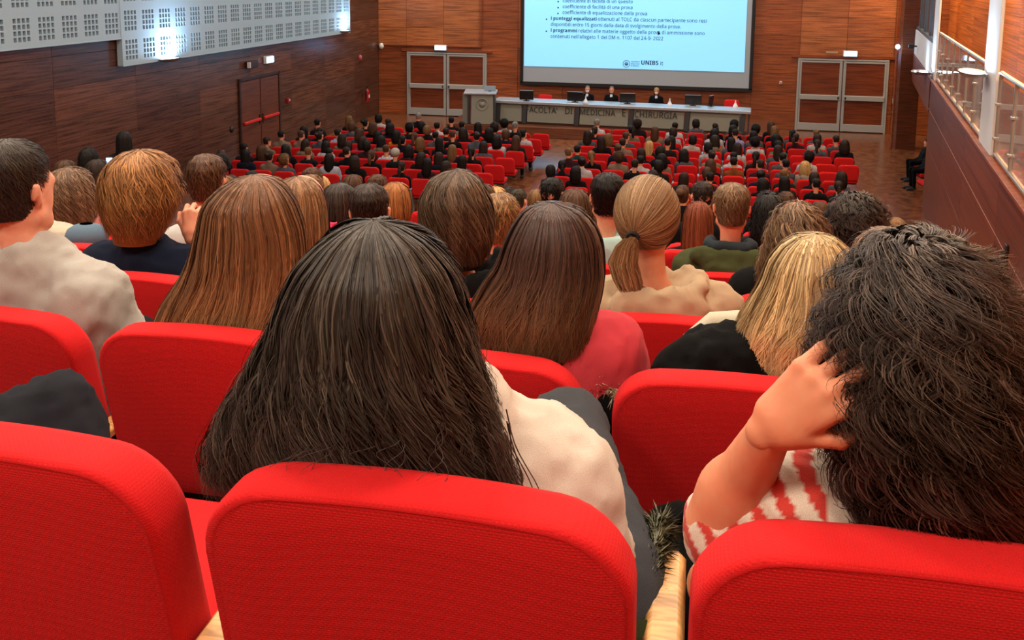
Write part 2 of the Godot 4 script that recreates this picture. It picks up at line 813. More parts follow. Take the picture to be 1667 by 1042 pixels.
	var whirl: float = o.get("whirl", 0.0)
	var lock: float = o.get("lock", 0.025)
	var ringlets: bool = o.get("ringlets", false)
	for q in clumps:
		ca.append(rng.randf_range(-PI, PI))
		cp.append(rng.randf_range(0, TAU))
		cl_lay.append(rng.randf_range(-lock, lock))
		cl_s.append(rng.randf())
		cl_f.append(rng.randf_range(0.75, 1.3))
		cl_w.append(rng.randf_range(-1.0, 1.0) * whirl)
	ca.sort()
	var cl_b := PackedFloat32Array()
	for q in clumps:
		cl_b.append(exp(rng.randf_range(-1.0, 1.0) * o.get("tone", 0.25)))
		if not ringlets and o.get("together", false):
			cp[q] = 2.4 * sin(ca[q] * 1.7 + 1.0) + 1.6 * sin(ca[q] * 4.3) + rng.randf_range(-0.7, 0.7)
	var late: bool = o.get("late", false)
	base = mb.v.size()
	var rings := seg + 1
	mb.v.resize(base + count * rings * 2)
	mb.n.resize(base + count * rings * 2)
	mb.c.resize(base + count * rings * 2)
	var ib := mb.i.size()
	mb.i.resize(ib + count * seg * 6)
	var at := base
	for s in count:
		var a0 := rng.randf_range(-PI, PI)
		var cl := clampi(ca.bsearch(a0), 0, clumps - 1)
		var front := absf(a0) > face
		var s0 := rng.randf() * rng.randf() * start
		if rng.randf() < o.get("low_roots", 0.3):
			s0 = rng.randf() * start * 1.6
		s0 = minf(s0, 0.92)
		if ringlets:
			cl = rng.randi() % clumps
			a0 = ca[cl] + rng.randf_range(-0.07, 0.07)
			front = absf(a0) > face
			s0 = cl_s[cl] * start + rng.randf_range(-0.008, 0.008)
			s0 = clampf(s0, 0.0, 0.92)
		var s1: float = minf(1.0, s0 + reach * rng.randf_range(0.72, 1.0)) if reach < 1.0 else 1.0 - rng.randf() * rng.randf() * o.get("ragged", 0.12)
		if front:
			s1 = minf(s1, s0 + 0.12)
		var lay := rng.randf_range(lay0, lay1) + cl_lay[cl]
		var col: Color = colors[rng.randi() % colors.size()]
		var br := rng.randf_range(0.7, 1.3) * cl_b[cl]
		col = Color(col.r * br, col.g * br, col.b * br)
		var together: bool = ringlets or o.get("together", false)
		var ph := cp[cl] + rng.randf_range(-0.7, 0.7) * (0.5 if together else 1.0)
		var fr := freq * (cl_f[cl] if together else rng.randf_range(0.75, 1.3))
		var w0 := width * rng.randf_range(0.6, 1.4)
		var tw := rng.randf_range(-0.35, 0.35)
		var drift: float = rng.randf_range(-1.0, 1.0) * o.get("stray", 0.03)
		var k0 := at
		for q in rings:
			var u := float(q) / seg
			var sp := lerpf(s0, s1, u) * M
			var m := mini(int(sp), M - 1)
			var t := sp - m
			var y := lerpf(Y[m], Y[m + 1], t)
			var hw := lerpf(W[m], W[m + 1], t)
			var hd := lerpf(D[m], D[m + 1], t)
			var run: float = (s1 - s0) * total * u
			var a: float = lerpf(a0, ca[cl], clump * u) + drift * u + (swirl + cl_w[cl]) * u
			var osc := sin(fr * run * 6.0 + ph)
			var osc2 := cos(fr * run * 6.0 + ph)
			var ramp := minf(1.0, u * 2.0 + 0.15) if not late else u * sqrt(u)
			var la := lay + flare * u * u
			var sa := sin(a)
			var co := cos(a)
			var p := Vector3(lerpf(X[m], X[m + 1], t) + hw * la * sa, y + 0.004 * lay, lerpf(Z[m], Z[m + 1], t) + hd * la * co)
			var pr := Vector2(W[m + 1] - W[m], Y[m + 1] - Y[m]).normalized()
			var nn := Vector3(sa * -pr.y, pr.x, co * -pr.y).normalized()
			var tt := Vector3(co * maxf(hw, 0.01), 0, -sa * maxf(hd, 0.01)).normalized()
			p += tt * (wave * osc * ramp) + nn * (curl * osc2 * ramp)
			if curl > 0.0:
				p.y += curl * 0.5 * sin(fr * run * 3.1 + ph) * ramp
			var wd := w0 * (1.0 - 0.85 * u * u) * 0.5
			var tx := tt * cos(tw) + nn * sin(tw)
			var nx := nn * cos(tw) - tt * sin(tw)
			mb.v[at] = p - tx * wd
			mb.v[at + 1] = p + tx * wd
			mb.n[at] = (nx - tx * 0.6).normalized()
			mb.n[at + 1] = (nx + tx * 0.6).normalized()
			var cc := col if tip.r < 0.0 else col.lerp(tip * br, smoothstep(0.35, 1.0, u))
			mb.c[at] = cc
			mb.c[at + 1] = cc
			at += 2
		for q in seg:
			var b := k0 + q * 2
			mb.i[ib] = b
			mb.i[ib + 1] = b + 1
			mb.i[ib + 2] = b + 2
			mb.i[ib + 3] = b + 1
			mb.i[ib + 4] = b + 3
			mb.i[ib + 5] = b + 2
			ib += 6
	return mb.mesh()


# ---------------------------------------------------------------- the hall

const ROW_RUN := 0.81
const ROW_RISE := 0.188
const GAL_DIR := Vector3(0.1602, 0, -0.9871)
const GAL_OUT := Vector3(0.9871, 0, 0.1602)

# a point of the gallery: s metres along its face, out metres behind the face, y height
func gal(s: float, out: float, y: float) -> Vector3:
	return Vector3(3.41, y, -10.26) + GAL_DIR * s + GAL_OUT * out

func gal_basis() -> Basis:
	return Basis(GAL_OUT, Vector3.UP, -GAL_DIR)

func row_z(r: int) -> float:
	return -(0.91 + ROW_RUN * (r - 1))

func row_y(r: int) -> float:
	return 4.04 - ROW_RISE * (r - 1)


func build_shell() -> void:
	var parquet := wood(Color(0.5, 0.31, 0.2), 0.22, Vector3(1.1, 0.3, 0.16))
	# front floor and the steps of the raked seating
	var f := struct("floor", rbox(Vector3(30, 0.3, 20.0), 0.004), parquet, Vector3(-1, -0.15, -26.9))
	for r in range(-2, 23):
		var y := row_y(r)
		var z1 := row_z(r) + 0.22
		var z0 := row_z(r + 1) + 0.22
		if y < 0.02:
			continue
		part("step", rbox(Vector3(19.5, y + 0.3, z1 - z0), 0.006), parquet, f, Vector3(-3.3, (y - 0.3) * 0.5 + 0.15, (z0 + z1) * 0.5 + 26.9) + Vector3(1, 0, 0))
	var plaster := flat(Color(0.72, 0.7, 0.67), 0.85)
	struct("ceiling", rbox(Vector3(30, 0.3, 46), 0.01), plaster, Vector3(-1, CEIL + 0.15, -14))
	struct("wall_rear", rbox(Vector3(30, CEIL + 0.6, 0.3), 0.01), wood(Color(0.55, 0.3, 0.16)), Vector3(-1, CEIL * 0.5, 3.2))
	struct("wall_outer", rbox(Vector3(0.3, CEIL + 0.6, 48), 0.01), wood(Color(0.5, 0.28, 0.15), 0.4), gal(8.0, 3.4, CEIL * 0.5), gal_basis())
	var wr := struct_root("wall_right", gal(0, 1.3, 0), gal_basis())
	for i in 10:
		for j in 3:
			part("wood_panel", rbox(Vector3(0.06, 2.32, 3.99), 0.004), wood([Color(0.9, 0.5, 0.2), Color(0.86, 0.47, 0.185), Color(0.93, 0.53, 0.215)][(i + 2 * j) % 3], 0.42, Vector3(0.22, 0.9, 0.06), false, 0.31 * ((i * 3 + j) % 7)), wr, Vector3(0, 3.67 + 2.325 * j, 12.0 - 4.0 * i))


func build_left_wall() -> void:
	var w := struct_root("wall_left", Vector3(WALL_LEFT, 0, 0))
	part("backing", rbox(Vector3(0.3, CEIL + 0.6, 46), 0.01), wood(Color(0.3, 0.18, 0.12)), w, Vector3(-0.19, CEIL * 0.5, -14))
	var tones := [Color(0.37, 0.25, 0.205), Color(0.325, 0.215, 0.18), Color(0.41, 0.27, 0.21), Color(0.35, 0.235, 0.195)]
	var rng := RandomNumberGenerator.new()
	rng.seed = 5
	var panel := rbox(Vector3(0.04, 0.645, 2.745), 0.004)
	for row in 7:
		for col in 15:
			var z := -34.0 + 2.75 * col + (1.37 if row % 2 else 0.0) * 0.0
			var y := 0.28 + 0.65 * row
			if z > 2.2:
				continue
			part("wood_panel", panel, wood(tones[(col * 3 + row * 2 + rng.randi() % 2) % 4], 0.27), w, Vector3(-0.02, y, z))
	# white perforated acoustic boards: real slots cut through, dark cavity behind
	var white := flat(Color(0.58, 0.67, 0.72), 0.7)
	var board := perforated(3.25, 2.6)
	var holder := thing("acoustic_panelling", "white perforated acoustic boards along the top of the left wall", "acoustic panels", Vector3(WALL_LEFT + 0.03, 0, 0))
	for sec in [[-31.8, 3.5, 13.6], [-18.2, 4.11, 20.4]]:
		var z0: float = sec[0]
		var y0: float = sec[1]
		var length: float = sec[2]
		var nb := int(round(length / 3.25))
		var sc := length / (nb * 3.25)
		part("backing", rbox(Vector3(0.02, 5.2, length - 0.04), 0.002), white, holder, Vector3(0.015, y0 + 2.62, z0 + length * 0.5))
		for b in nb:
			for tier in 2:
				part("board", board, white, holder, Vector3(0.0, y0 + 2.6 * tier, z0 + 3.25 * sc * b), Basis().scaled(Vector3(1, 1, sc)))
		part("edge_trim", rbox(Vector3(0.14, 0.03, length), 0.004), white, holder, Vector3(0.07, y0 - 0.012, z0 + length * 0.5))
		part("edge_trim", rbox(Vector3(0.14, 5.2, 0.03), 0.004), white, holder, Vector3(0.07, y0 + 2.6, z0 if y0 < 4.0 else z0 + 0.02))
		if y0 < 4.0:
			part("edge_trim", rbox(Vector3(0.14, 0.64, 0.03), 0.004), white, holder, Vector3(0.07, y0 + 0.31, z0 + length))
	wall_light(Vector3(WALL_LEFT, 3.5, -19.95), PI / 2, 0.85, 24.0, "long tray wall light glowing under the white panels nearest the camera")
	wall_light(Vector3(WALL_LEFT, 3.56, -31.2), PI / 2, 0.7, 14.0, "long tray wall light at the far corner of the white panels")
	# double door with red push bars
	var d := struct_root("door_1", Vector3(WALL_LEFT, 0, -24.9))
	var frame := wood(Color(0.2, 0.1, 0.06), 0.4)
	part("door_frame", rbox(Vector3(0.07, 2.62, 0.09), 0.006), frame, d, Vector3(0.03, 1.31, -1.24))
	part("door_frame", rbox(Vector3(0.07, 2.62, 0.09), 0.006), frame, d, Vector3(0.03, 1.31, 1.24))
	part("door_frame", rbox(Vector3(0.07, 0.08, 2.56), 0.006), frame, d, Vector3(0.03, 2.58, 0))
	part("door_gap", rbox(Vector3(0.01, 2.5, 0.05), 0.002), flat(Color(0.02, 0.02, 0.02), 0.9), d, Vector3(0.008, 1.26, 0.0))
	for s in [-1.0, 1.0]:
		var leaf := part("door_leaf", rbox(Vector3(0.05, 2.5, 1.16), 0.006), wood(Color(0.4, 0.21, 0.12), 0.4), d, Vector3(0.02, 1.26, 0.605 * s))
		part("push_bar", rbox(Vector3(0.07, 0.085, 0.98), 0.02), flat(Color(0.75, 0.1, 0.06), 0.4), leaf, Vector3(0.07, 0.07, 0.0))
		part("lock_plate", rbox(Vector3(0.03, 0.28, 0.06), 0.01), flat(Color(0.05, 0.05, 0.05), 0.4), leaf, Vector3(0.035, 0.07, -0.5 * s))
	exit_sign(Vector3(WALL_LEFT + 0.09, 3.02, -25.45), PI / 2, "small glowing exit sign above the door with red push bars")
	var sp := thing("wall_speaker", "small dark box speaker with pale grille beside the left exit sign", "speaker", Vector3(WALL_LEFT + 0.1, 2.98, -24.3))
	part("case", rbox(Vector3(0.18, 0.2, 0.5), 0.02), flat(Color(0.16, 0.07, 0.06), 0.5), sp)
	part("grille", rbox(Vector3(0.1, 0.17, 0.05), 0.01), flat(Color(0.75, 0.75, 0.75), 0.6), sp, Vector3(0.05, 0, 0.26))
	var al := thing("alarm_button", "small red alarm box on the left wall beside the door", "alarm button", Vector3(WALL_LEFT + 0.04, 1.63, -26.75))
	part("case", rbox(Vector3(0.08, 0.14, 0.14), 0.012), flat(Color(0.55, 0.06, 0.05), 0.4), al)
	part("button", rbox(Vector3(0.03, 0.06, 0.06), 0.01), flat(Color(0.8, 0.75, 0.72), 0.4), al, Vector3(0.045, 0, -0.03))
	var kn := thing("wall_socket", "round dark wall socket low on the left wall before the door", "wall socket", Vector3(WALL_LEFT + 0.02, 1.28, -23.2))
	part("rim", ball(Vector3(0.03, 0.1, 0.1)), flat(Color(0.08, 0.05, 0.04), 0.6), kn)
	var hb := thing("alarm_sounder", "small pink-red alarm sounder high on the left wall near the corner", "alarm", Vector3(WALL_LEFT + 0.05, 2.45, -33.1))
	part("case", ball(Vector3(0.07, 0.12, 0.1)), flat(Color(0.65, 0.3, 0.3), 0.5), hb)
	part("base", rbox(Vector3(0.05, 0.18, 0.16), 0.01), flat(Color(0.5, 0.2, 0.2), 0.5), hb, Vector3(-0.03, -0.06, 0))
	var ex := thing("fire_extinguisher", "red fire extinguisher in the far left corner behind the seats", "fire extinguisher", Vector3(WALL_LEFT + 0.2, 0.75, -33.4))
	var mb := MB.new()
	mb.lathe([Vector2(0.0, 0.52), Vector2(0.03, 0.5), Vector2(0.04, 0.46), Vector2(0.085, 0.4), Vector2(0.09, 0.36), Vector2(0.09, 0.03), Vector2(0.07, 0.0), Vector2(0, 0)], 14)
	part("cylinder", mb.mesh(), flat(Color(0.6, 0.07, 0.06), 0.35), ex)
	part("valve", rbox(Vector3(0.05, 0.06, 0.16), 0.01), flat(Color(0.05, 0.05, 0.05), 0.5), ex, Vector3(0, 0.54, 0))
	part("hose", tube_mesh([Vector3(0, 0.53, 0.06), Vector3(0.03, 0.48, 0.15), Vector3(0.03, 0.3, 0.15), Vector3(0.02, 0.12, 0.11)], [0.014]), flat(Color(0.04, 0.04, 0.04), 0.5), ex)
	part("label_band", rbox(Vector3(0.03, 0.12, 0.1), 0.004), flat(Color(0.85, 0.85, 0.82), 0.5), ex, Vector3(0.082, 0.2, 0))
	var bracket := part("bracket", rbox(Vector3(0.16, 0.05, 0.06), 0.008), flat(Color(0.3, 0.3, 0.3), 0.4, 0.6), ex, Vector3(-0.13, 0.3, 0))
	bracket.rotation.y = 0.0


# one board along +z and +y, its face at x = 0.13, cut by groups of four by four slots
func perforated(length: float, height: float) -> ArrayMesh:
	var m := MB.new()
	var zs := [0.0]
	var zh := [false]
	var ys := [0.0]
	var yh := [false]
	for g in int(round(length / 0.65)):
		for k in 4:
			var a := g * 0.65 + 0.115 + k * 0.115
			zs.append(a); zh.append(true)
			zs.append(a + 0.075); zh.append(false)
	zs.append(length)
	for g in int(round(height / 0.65)):
		for k in 4:
			var a := g * 0.65 + 0.11 + k * 0.118
			ys.append(a); yh.append(true)
			ys.append(a + 0.088); yh.append(false)
	ys.append(height)
	var X := 0.13
	var B := 0.03
	for i in zs.size() - 1:
		for j in ys.size() - 1:
			var a := Vector3(X, ys[j], zs[i])
			var b := Vector3(X, ys[j], zs[i + 1])
			var c := Vector3(X, ys[j + 1], zs[i + 1])
			var d := Vector3(X, ys[j + 1], zs[i])
			if zh[i] and yh[j]:
				var back := Vector3(B - X, 0, 0)
				m.quad(a, b, b + back, a + back, Vector3.UP)
				m.quad(d, c, c + back, d + back, Vector3.DOWN)
				m.quad(a, d, d + back, a + back, Vector3.BACK)
				m.quad(b, c, c + back, b + back, Vector3.FORWARD)
			elif yh[j]:
				m.quad(a, b, c, d, Vector3.RIGHT)
	# plain bands above and below the slots are one strip each
	for j in ys.size() - 1:
		if not yh[j]:
			m.quad(Vector3(X, ys[j], 0), Vector3(X, ys[j], length), Vector3(X, ys[j + 1], length), Vector3(X, ys[j + 1], 0), Vector3.RIGHT)
	return m.mesh()


# a shallow tray held on the wall, its lamp throwing light up the wall above; local -z is the wall, +z the room
func wall_light(at: Vector3, turn: float, wide: float, energy: float, label: String) -> void:
	var t := thing("wall_light", label, "wall light", at, turn, "tray wall lights")
	var metal := flat(Color(0.7, 0.72, 0.74), 0.35, 0.7)
	var mb := MB.new()
	var prof := [Vector2(0.0, -0.06), Vector2(0.6, -0.055), Vector2(0.9, -0.02), Vector2(1.0, 0.02), Vector2(0.97, 0.025), Vector2(0.86, -0.005), Vector2(0.55, -0.03), Vector2(0.0, -0.035)]
	mb.lathe(prof, 28, Vector3(0, 0, 0.21), Vector3(wide * 0.5, 1.0, 0.17))
	part("tray", mb.mesh(), metal, t)
	part("arm", rbox(Vector3(0.12, 0.05, 0.2), 0.01), metal, t, Vector3(0, -0.03, 0.06))
	var lamp := part("lamp_tube", rbox(Vector3(wide * 0.72, 0.03, 0.16), 0.012), glow(Color(0.86, 0.95, 1.0), 6.0), t, Vector3(0, 0.0, 0.2))
	lamp.name = "lamp_tube"
	area("wall_light_source", at + Basis(Vector3.UP, turn) * Vector3(0, 0.03, 0.2), Vector2(wide * 0.7, 0.14), Color(0.72, 0.87, 1.0), energy, Vector3.UP)


func exit_sign(at: Vector3, turn: float, label: String) -> void:
	var t := thing("exit_sign", label, "exit sign", at, turn)
	part("case", rbox(Vector3(0.5, 0.22, 0.1), 0.015), flat(Color(0.8, 0.82, 0.84), 0.5), t, Vector3(0, 0, -0.03))
	part("lit_panel", rbox(Vector3(0.44, 0.17, 0.03), 0.008), glow(Color(0.62, 0.82, 1.0), 5.0), t, Vector3(0, 0, 0.025))
	area("exit_sign_light", at + Basis(Vector3.UP, turn) * Vector3(0, 0, 0.06), Vector2(0.42, 0.15), Color(0.55, 0.75, 1.0), 0.25, Basis(Vector3.UP, turn) * Vector3(0, 0, 1))


func build_back_wall() -> void:
	var w := struct_root("wall_back", Vector3(0, 0, WALL_BACK))
	part("backing", rbox(Vector3(30, CEIL + 0.6, 0.3), 0.01), wood(Color(0.3, 0.16, 0.09)), w, Vector3(-1, CEIL * 0.5, -0.2))
	var tones := [Color(0.62, 0.335, 0.175), Color(0.57, 0.305, 0.16), Color(0.66, 0.36, 0.19), Color(0.595, 0.32, 0.17)]
	var lights := [Color(0.72, 0.44, 0.25), Color(0.68, 0.41, 0.235), Color(0.75, 0.46, 0.265)]
	var rng := RandomNumberGenerator.new()
	rng.seed = 9
	var cols := [-12.57, -11.4, -9.86, -8.32, -6.85, -5.07, -3.3, -1.52, 0.25, 2.05, 3.72, 5.36, 7.02, 8.5, 10.0]
	for c in cols.size() - 1:
		var x0: float = cols[c]
		var x1: float = cols[c + 1]
		var bay := (c < 3) or (c >= 10 and c < 12)   # the pale upper fields over the two doors
		for row in 10:
			var y0 := 0.0 if row == 0 else 0.7 * row
			var y1 := 0.7 * (row + 1)
			var pale := bay and row >= 4
			var m: StandardMaterial3D = wood(lights[rng.randi() % 3], 0.45) if pale else wood(tones[rng.randi() % 4], 0.4)
			part("wood_panel", rbox(Vector3(x1 - x0 - 0.008, y1 - y0 - 0.008, 0.05), 0.004), m, w, Vector3((x0 + x1) * 0.5, (y0 + y1) * 0.5, -0.025 + (-0.02 if pale else 0.0)))
	# frames round the pale fields
	for f in [[-12.57, -8.32], [3.72, 7.02]]:
		var a: float = f[0]
		var b: float = f[1]
		part("ledge", rbox(Vector3(b - a, 0.05, 0.1), 0.008), wood(Color(0.57, 0.305, 0.16), 0.4), w, Vector3((a + b) * 0.5, 2.8, 0.03))
		part("ledge", rbox(Vector3(0.06, 5.6, 0.1), 0.008), wood(Color(0.57, 0.305, 0.16), 0.4), w, Vector3(b, 5.6, 0.03))
	double_door("door_2", Vector3(-9.72, 0, WALL_BACK), 3.2, 2.52)
	double_door("door_3", Vector3(5.26, 0, WALL_BACK), 3.1, 2.66)
	exit_sign(Vector3(-9.95, 2.74, WALL_BACK + 0.12), 0.0, "glowing exit sign above the pale-framed door left of the screen")
	exit_sign(Vector3(5.48, 2.9, WALL_BACK + 0.12), 0.0, "glowing exit sign above the pale-framed door right of the screen")
	var pl := thing("door_plaque", "small pale plaque above the right door beside its exit sign", "plaque", Vector3(4.85, 2.93, WALL_BACK + 0.03))
	part("plate", rbox(Vector3(0.42, 0.07, 0.03), 0.006), flat(Color(0.7, 0.6, 0.5), 0.5), pl)
	var sd := thing("smoke_detector", "small white detector at the top of the far left corner", "detector", Vector3(-12.42, 2.75, WALL_BACK + 0.08))
	part("case", ball(Vector3(0.1, 0.13, 0.09)), flat(Color(0.85, 0.85, 0.83), 0.5), sd)
	part("base", rbox(Vector3(0.16, 0.16, 0.05), 0.01), flat(Color(0.7, 0.7, 0.7), 0.5), sd, Vector3(0, 0, -0.06))
	var th := thing("thermostat", "small white thermostat dot between the screen and right door", "thermostat", Vector3(3.1, 1.76, WALL_BACK + 0.03))
	part("case", rbox(Vector3(0.1, 0.12, 0.05), 0.012), flat(Color(0.85, 0.78, 0.74), 0.5), th)
	part("dial", ball(Vector3(0.03, 0.03, 0.02)), flat(Color(0.6, 0.55, 0.5), 0.5), th, Vector3(0, 0, 0.03))
	var fe := thing("wall_phone", "small white and red wall unit between right door and column", "wall unit", Vector3(7.1, 1.0, WALL_BACK + 0.08))
	part("upper_box", rbox(Vector3(0.13, 0.2, 0.1), 0.015), flat(Color(0.85, 0.86, 0.9), 0.5), fe, Vector3(0, 0.22, 0))
	part("lower_box", rbox(Vector3(0.12, 0.22, 0.1), 0.015), flat(Color(0.45, 0.1, 0.06), 0.5), fe, Vector3(0.02, -0.02, 0))
	part("tray", rbox(Vector3(0.15, 0.06, 0.12), 0.015), flat(Color(0.8, 0.78, 0.76), 0.5), fe, Vector3(0.02, -0.18, 0))
	build_screen()


func double_door(called: String, at: Vector3, wide: float, high: float) -> void:
	var d := struct_root(called, at)
	var metal := flat(Color(0.66, 0.67, 0.66), 0.45, 0.25)
	var infill := wood(Color(0.5, 0.235, 0.105), 0.42)
	part("door_frame", rbox(Vector3(0.07, high, 0.12), 0.008), metal, d, Vector3(-wide * 0.5, high * 0.5, 0.04))
	part("door_frame", rbox(Vector3(0.07, high, 0.12), 0.008), metal, d, Vector3(wide * 0.5, high * 0.5, 0.04))
	part("door_frame", rbox(Vector3(wide + 0.07, 0.06, 0.12), 0.008), metal, d, Vector3(0, high, 0.04))
	part("lintel", rbox(Vector3(wide + 0.5, 0.1, 0.12), 0.008), wood(Color(0.58, 0.3, 0.15)), d, Vector3(0, high + 0.1, 0.02))
	var lw := wide * 0.5 - 0.05
	for s in [-1.0, 1.0]:
		var leaf := part("door_leaf", rbox(Vector3(lw - 0.02, high - 0.05, 0.05), 0.004), infill, d, Vector3(s * (wide * 0.25), high * 0.5, 0.03))
		part("stile", rbox(Vector3(0.1, high - 0.05, 0.08), 0.008), metal, leaf, Vector3(-s * (lw * 0.5 - 0.04), 0, 0.02))
		part("stile", rbox(Vector3(0.07, high - 0.05, 0.08), 0.008), metal, leaf, Vector3(s * (lw * 0.5 - 0.05), 0, 0.02))
		part("bottom_rail", rbox(Vector3(lw - 0.02, 0.27, 0.08), 0.008), metal, leaf, Vector3(0, -high * 0.5 + 0.17, 0.025))
		part("top_rail", rbox(Vector3(lw - 0.02, 0.07, 0.08), 0.008), metal, leaf, Vector3(0, high * 0.5 - 0.08, 0.022))
		part("push_bar", rbox(Vector3(lw - 0.1, 0.19, 0.14), 0.02), metal, leaf, Vector3(0, -0.06, 0.06))
		part("latch", rbox(Vector3(0.05, 0.09, 0.05), 0.01), flat(Color(0.12, 0.12, 0.12), 0.5), leaf, Vector3(-s * (lw * 0.5 - 0.1), -0.06, 0.13))


func build_screen() -> void:
	var z := WALL_BACK + 0.16
	var t := thing("projection_screen", "large lit projection screen with a blue-white slide of text", "screen", Vector3(-2.4, 0, z))
	var black := flat(Color(0.015, 0.017, 0.02), 0.6)
	part("canvas", rbox(Vector3(8.62, 6.2, 0.03), 0.004), flat(Color(0.62, 0.66, 0.7), 0.8), t, Vector3(0.08, 4.6, 0))
	for s in [-1.0, 1.0]:
		part("border", rbox(Vector3(0.12, 6.3, 0.06), 0.008), black, t, Vector3(0.08 + s * 4.33, 4.6, 0.01))
	part("border", rbox(Vector3(8.78, 0.14, 0.06), 0.008), black, t, Vector3(0.08, 1.45, 0.01))
	part("border", rbox(Vector3(8.78, 0.12, 0.06), 0.008), black, t, Vector3(0.08, 7.72, 0.01))
	var lit := Color(0.5, 0.77, 0.93)
	part("lit_slide", rbox(Vector3(8.32, 5.4, 0.01), 0.002), glow(lit, 0.9), t, Vector3(0.0, 4.82, 0.025))
	area("projection_screen_light", Vector3(-2.4, 4.82, z + 0.1), Vector2(8.3, 5.4), Color(0.5, 0.8, 1.0), 14.0, Vector3(0, 0, 1))
	# the slide's print, in metres on the slide: [text, left, baseline height, width, bold]
	var ink := flat(Color(0.12, 0.27, 0.42), 0.9)
	var bold_ink := flat(Color(0.06, 0.17, 0.3), 0.9)
	var lines := [
		["fattori di correzione (punteggio):", -3.1, 4.83, 3.0, false],
		["coefficiente di facilità di un quesito", -2.68, 4.57, 2.66, false],
		["coefficiente di facilità di una prova", -2.68, 4.345, 2.65, false],
		["coefficiente di equalizzazione della prova", -2.68, 4.125, 3.2, false],
		["i punteggi equalizzati", -3.13, 3.89, 1.76, true],
		["ottenuti al TOLC da ciascun partecipante sono resi", -1.32, 3.89, 4.05, false],
		["disponibili entro 15 giorni dalla data di svolgimento della prova.", -3.13, 3.66, 4.92, false],
		["i programmi", -3.13, 3.43, 1.02, true],
		["relativi alle materie oggetto della prova di ammissione sono", -2.05, 3.43, 4.72, false],
		["contenuti nell'allegato 1 del DM n. 1107 del 24-9- 2022", -3.13, 3.2, 4.28, false],
		["UNIBS", 0.36, 2.25, 0.64, true],
		["it", 1.08, 2.25, 0.1, false],
		["UNIVERSITÀ", -0.03, 2.37, 0.33, false],
		["DEGLI STUDI", -0.03, 2.29, 0.33, false],
		["DI BRESCIA", -0.03, 2.21, 0.31, false],
	]
	lines.remove_at(0)
	for l in lines:
		slide_text(l[0], Vector3(l[1], l[2], 0.034), l[3], l[4], bold_ink if l[4] else ink, t)
	for b in [[-2.86, 4.63], [-2.86, 4.4], [-2.86, 4.18], [-3.3, 3.95], [-3.3, 3.49]]:
		part("bullet", ball(Vector3(0.03, 0.03, 0.008), 10, 6), ink, t, Vector3(b[0], b[1], 0.034))
	# round seal beside the name
	var ring := []
	for k in 20:
		ring.append(Vector3(-0.2 + 0.13 * cos(TAU * k / 20), 2.32 + 0.13 * sin(TAU * k / 20), 0.034))
	part("seal", tube_mesh(ring, [0.012], 5, true), flat(Color(0.35, 0.55, 0.72), 0.9), t)
	part("seal", ball(Vector3(0.075, 0.075, 0.006), 14, 6), flat(Color(0.4, 0.62, 0.8), 0.9), t, Vector3(-0.2, 2.32, 0.033))
	# mouse pointer on the slide
	var mb := MB.new()
	mb.tri(Vector3(0, 0, 0), Vector3(0.0, -0.17, 0), Vector3(0.11, -0.12, 0), Vector3(0, 0, 1), Vector3(0, 0, 1), Vector3(0, 0, 1))
	part("pointer", mb.mesh(), flat(Color(0.03, 0.05, 0.08), 0.9), t, Vector3(0.94, 3.6, 0.036))


func slide_text(words: String, at: Vector3, wide: float, bold: bool, m: Material, parent: Node, called := "print") -> void:
	var f := SystemFont.new()
	f.font_names = PackedStringArray(["Droid Sans"])
	f.font_weight = 700 if bold else 400
	var tm := TextMesh.new()
	tm.font = f
	tm.text = words
	tm.font_size = 32
	tm.pixel_size = 0.005
	tm.depth = 0.01
	tm.curve_step = 4.0
	tm.horizontal_alignment = HORIZONTAL_ALIGNMENT_LEFT
	tm.vertical_alignment = VERTICAL_ALIGNMENT_BOTTOM
	var box := tm.get_aabb()
	var s := wide / maxf(box.size.x, 0.001)
	part(called, tm, m, parent, at - Vector3(box.position.x * s, 0, 0), Basis().scaled(Vector3(s, s, 1)))


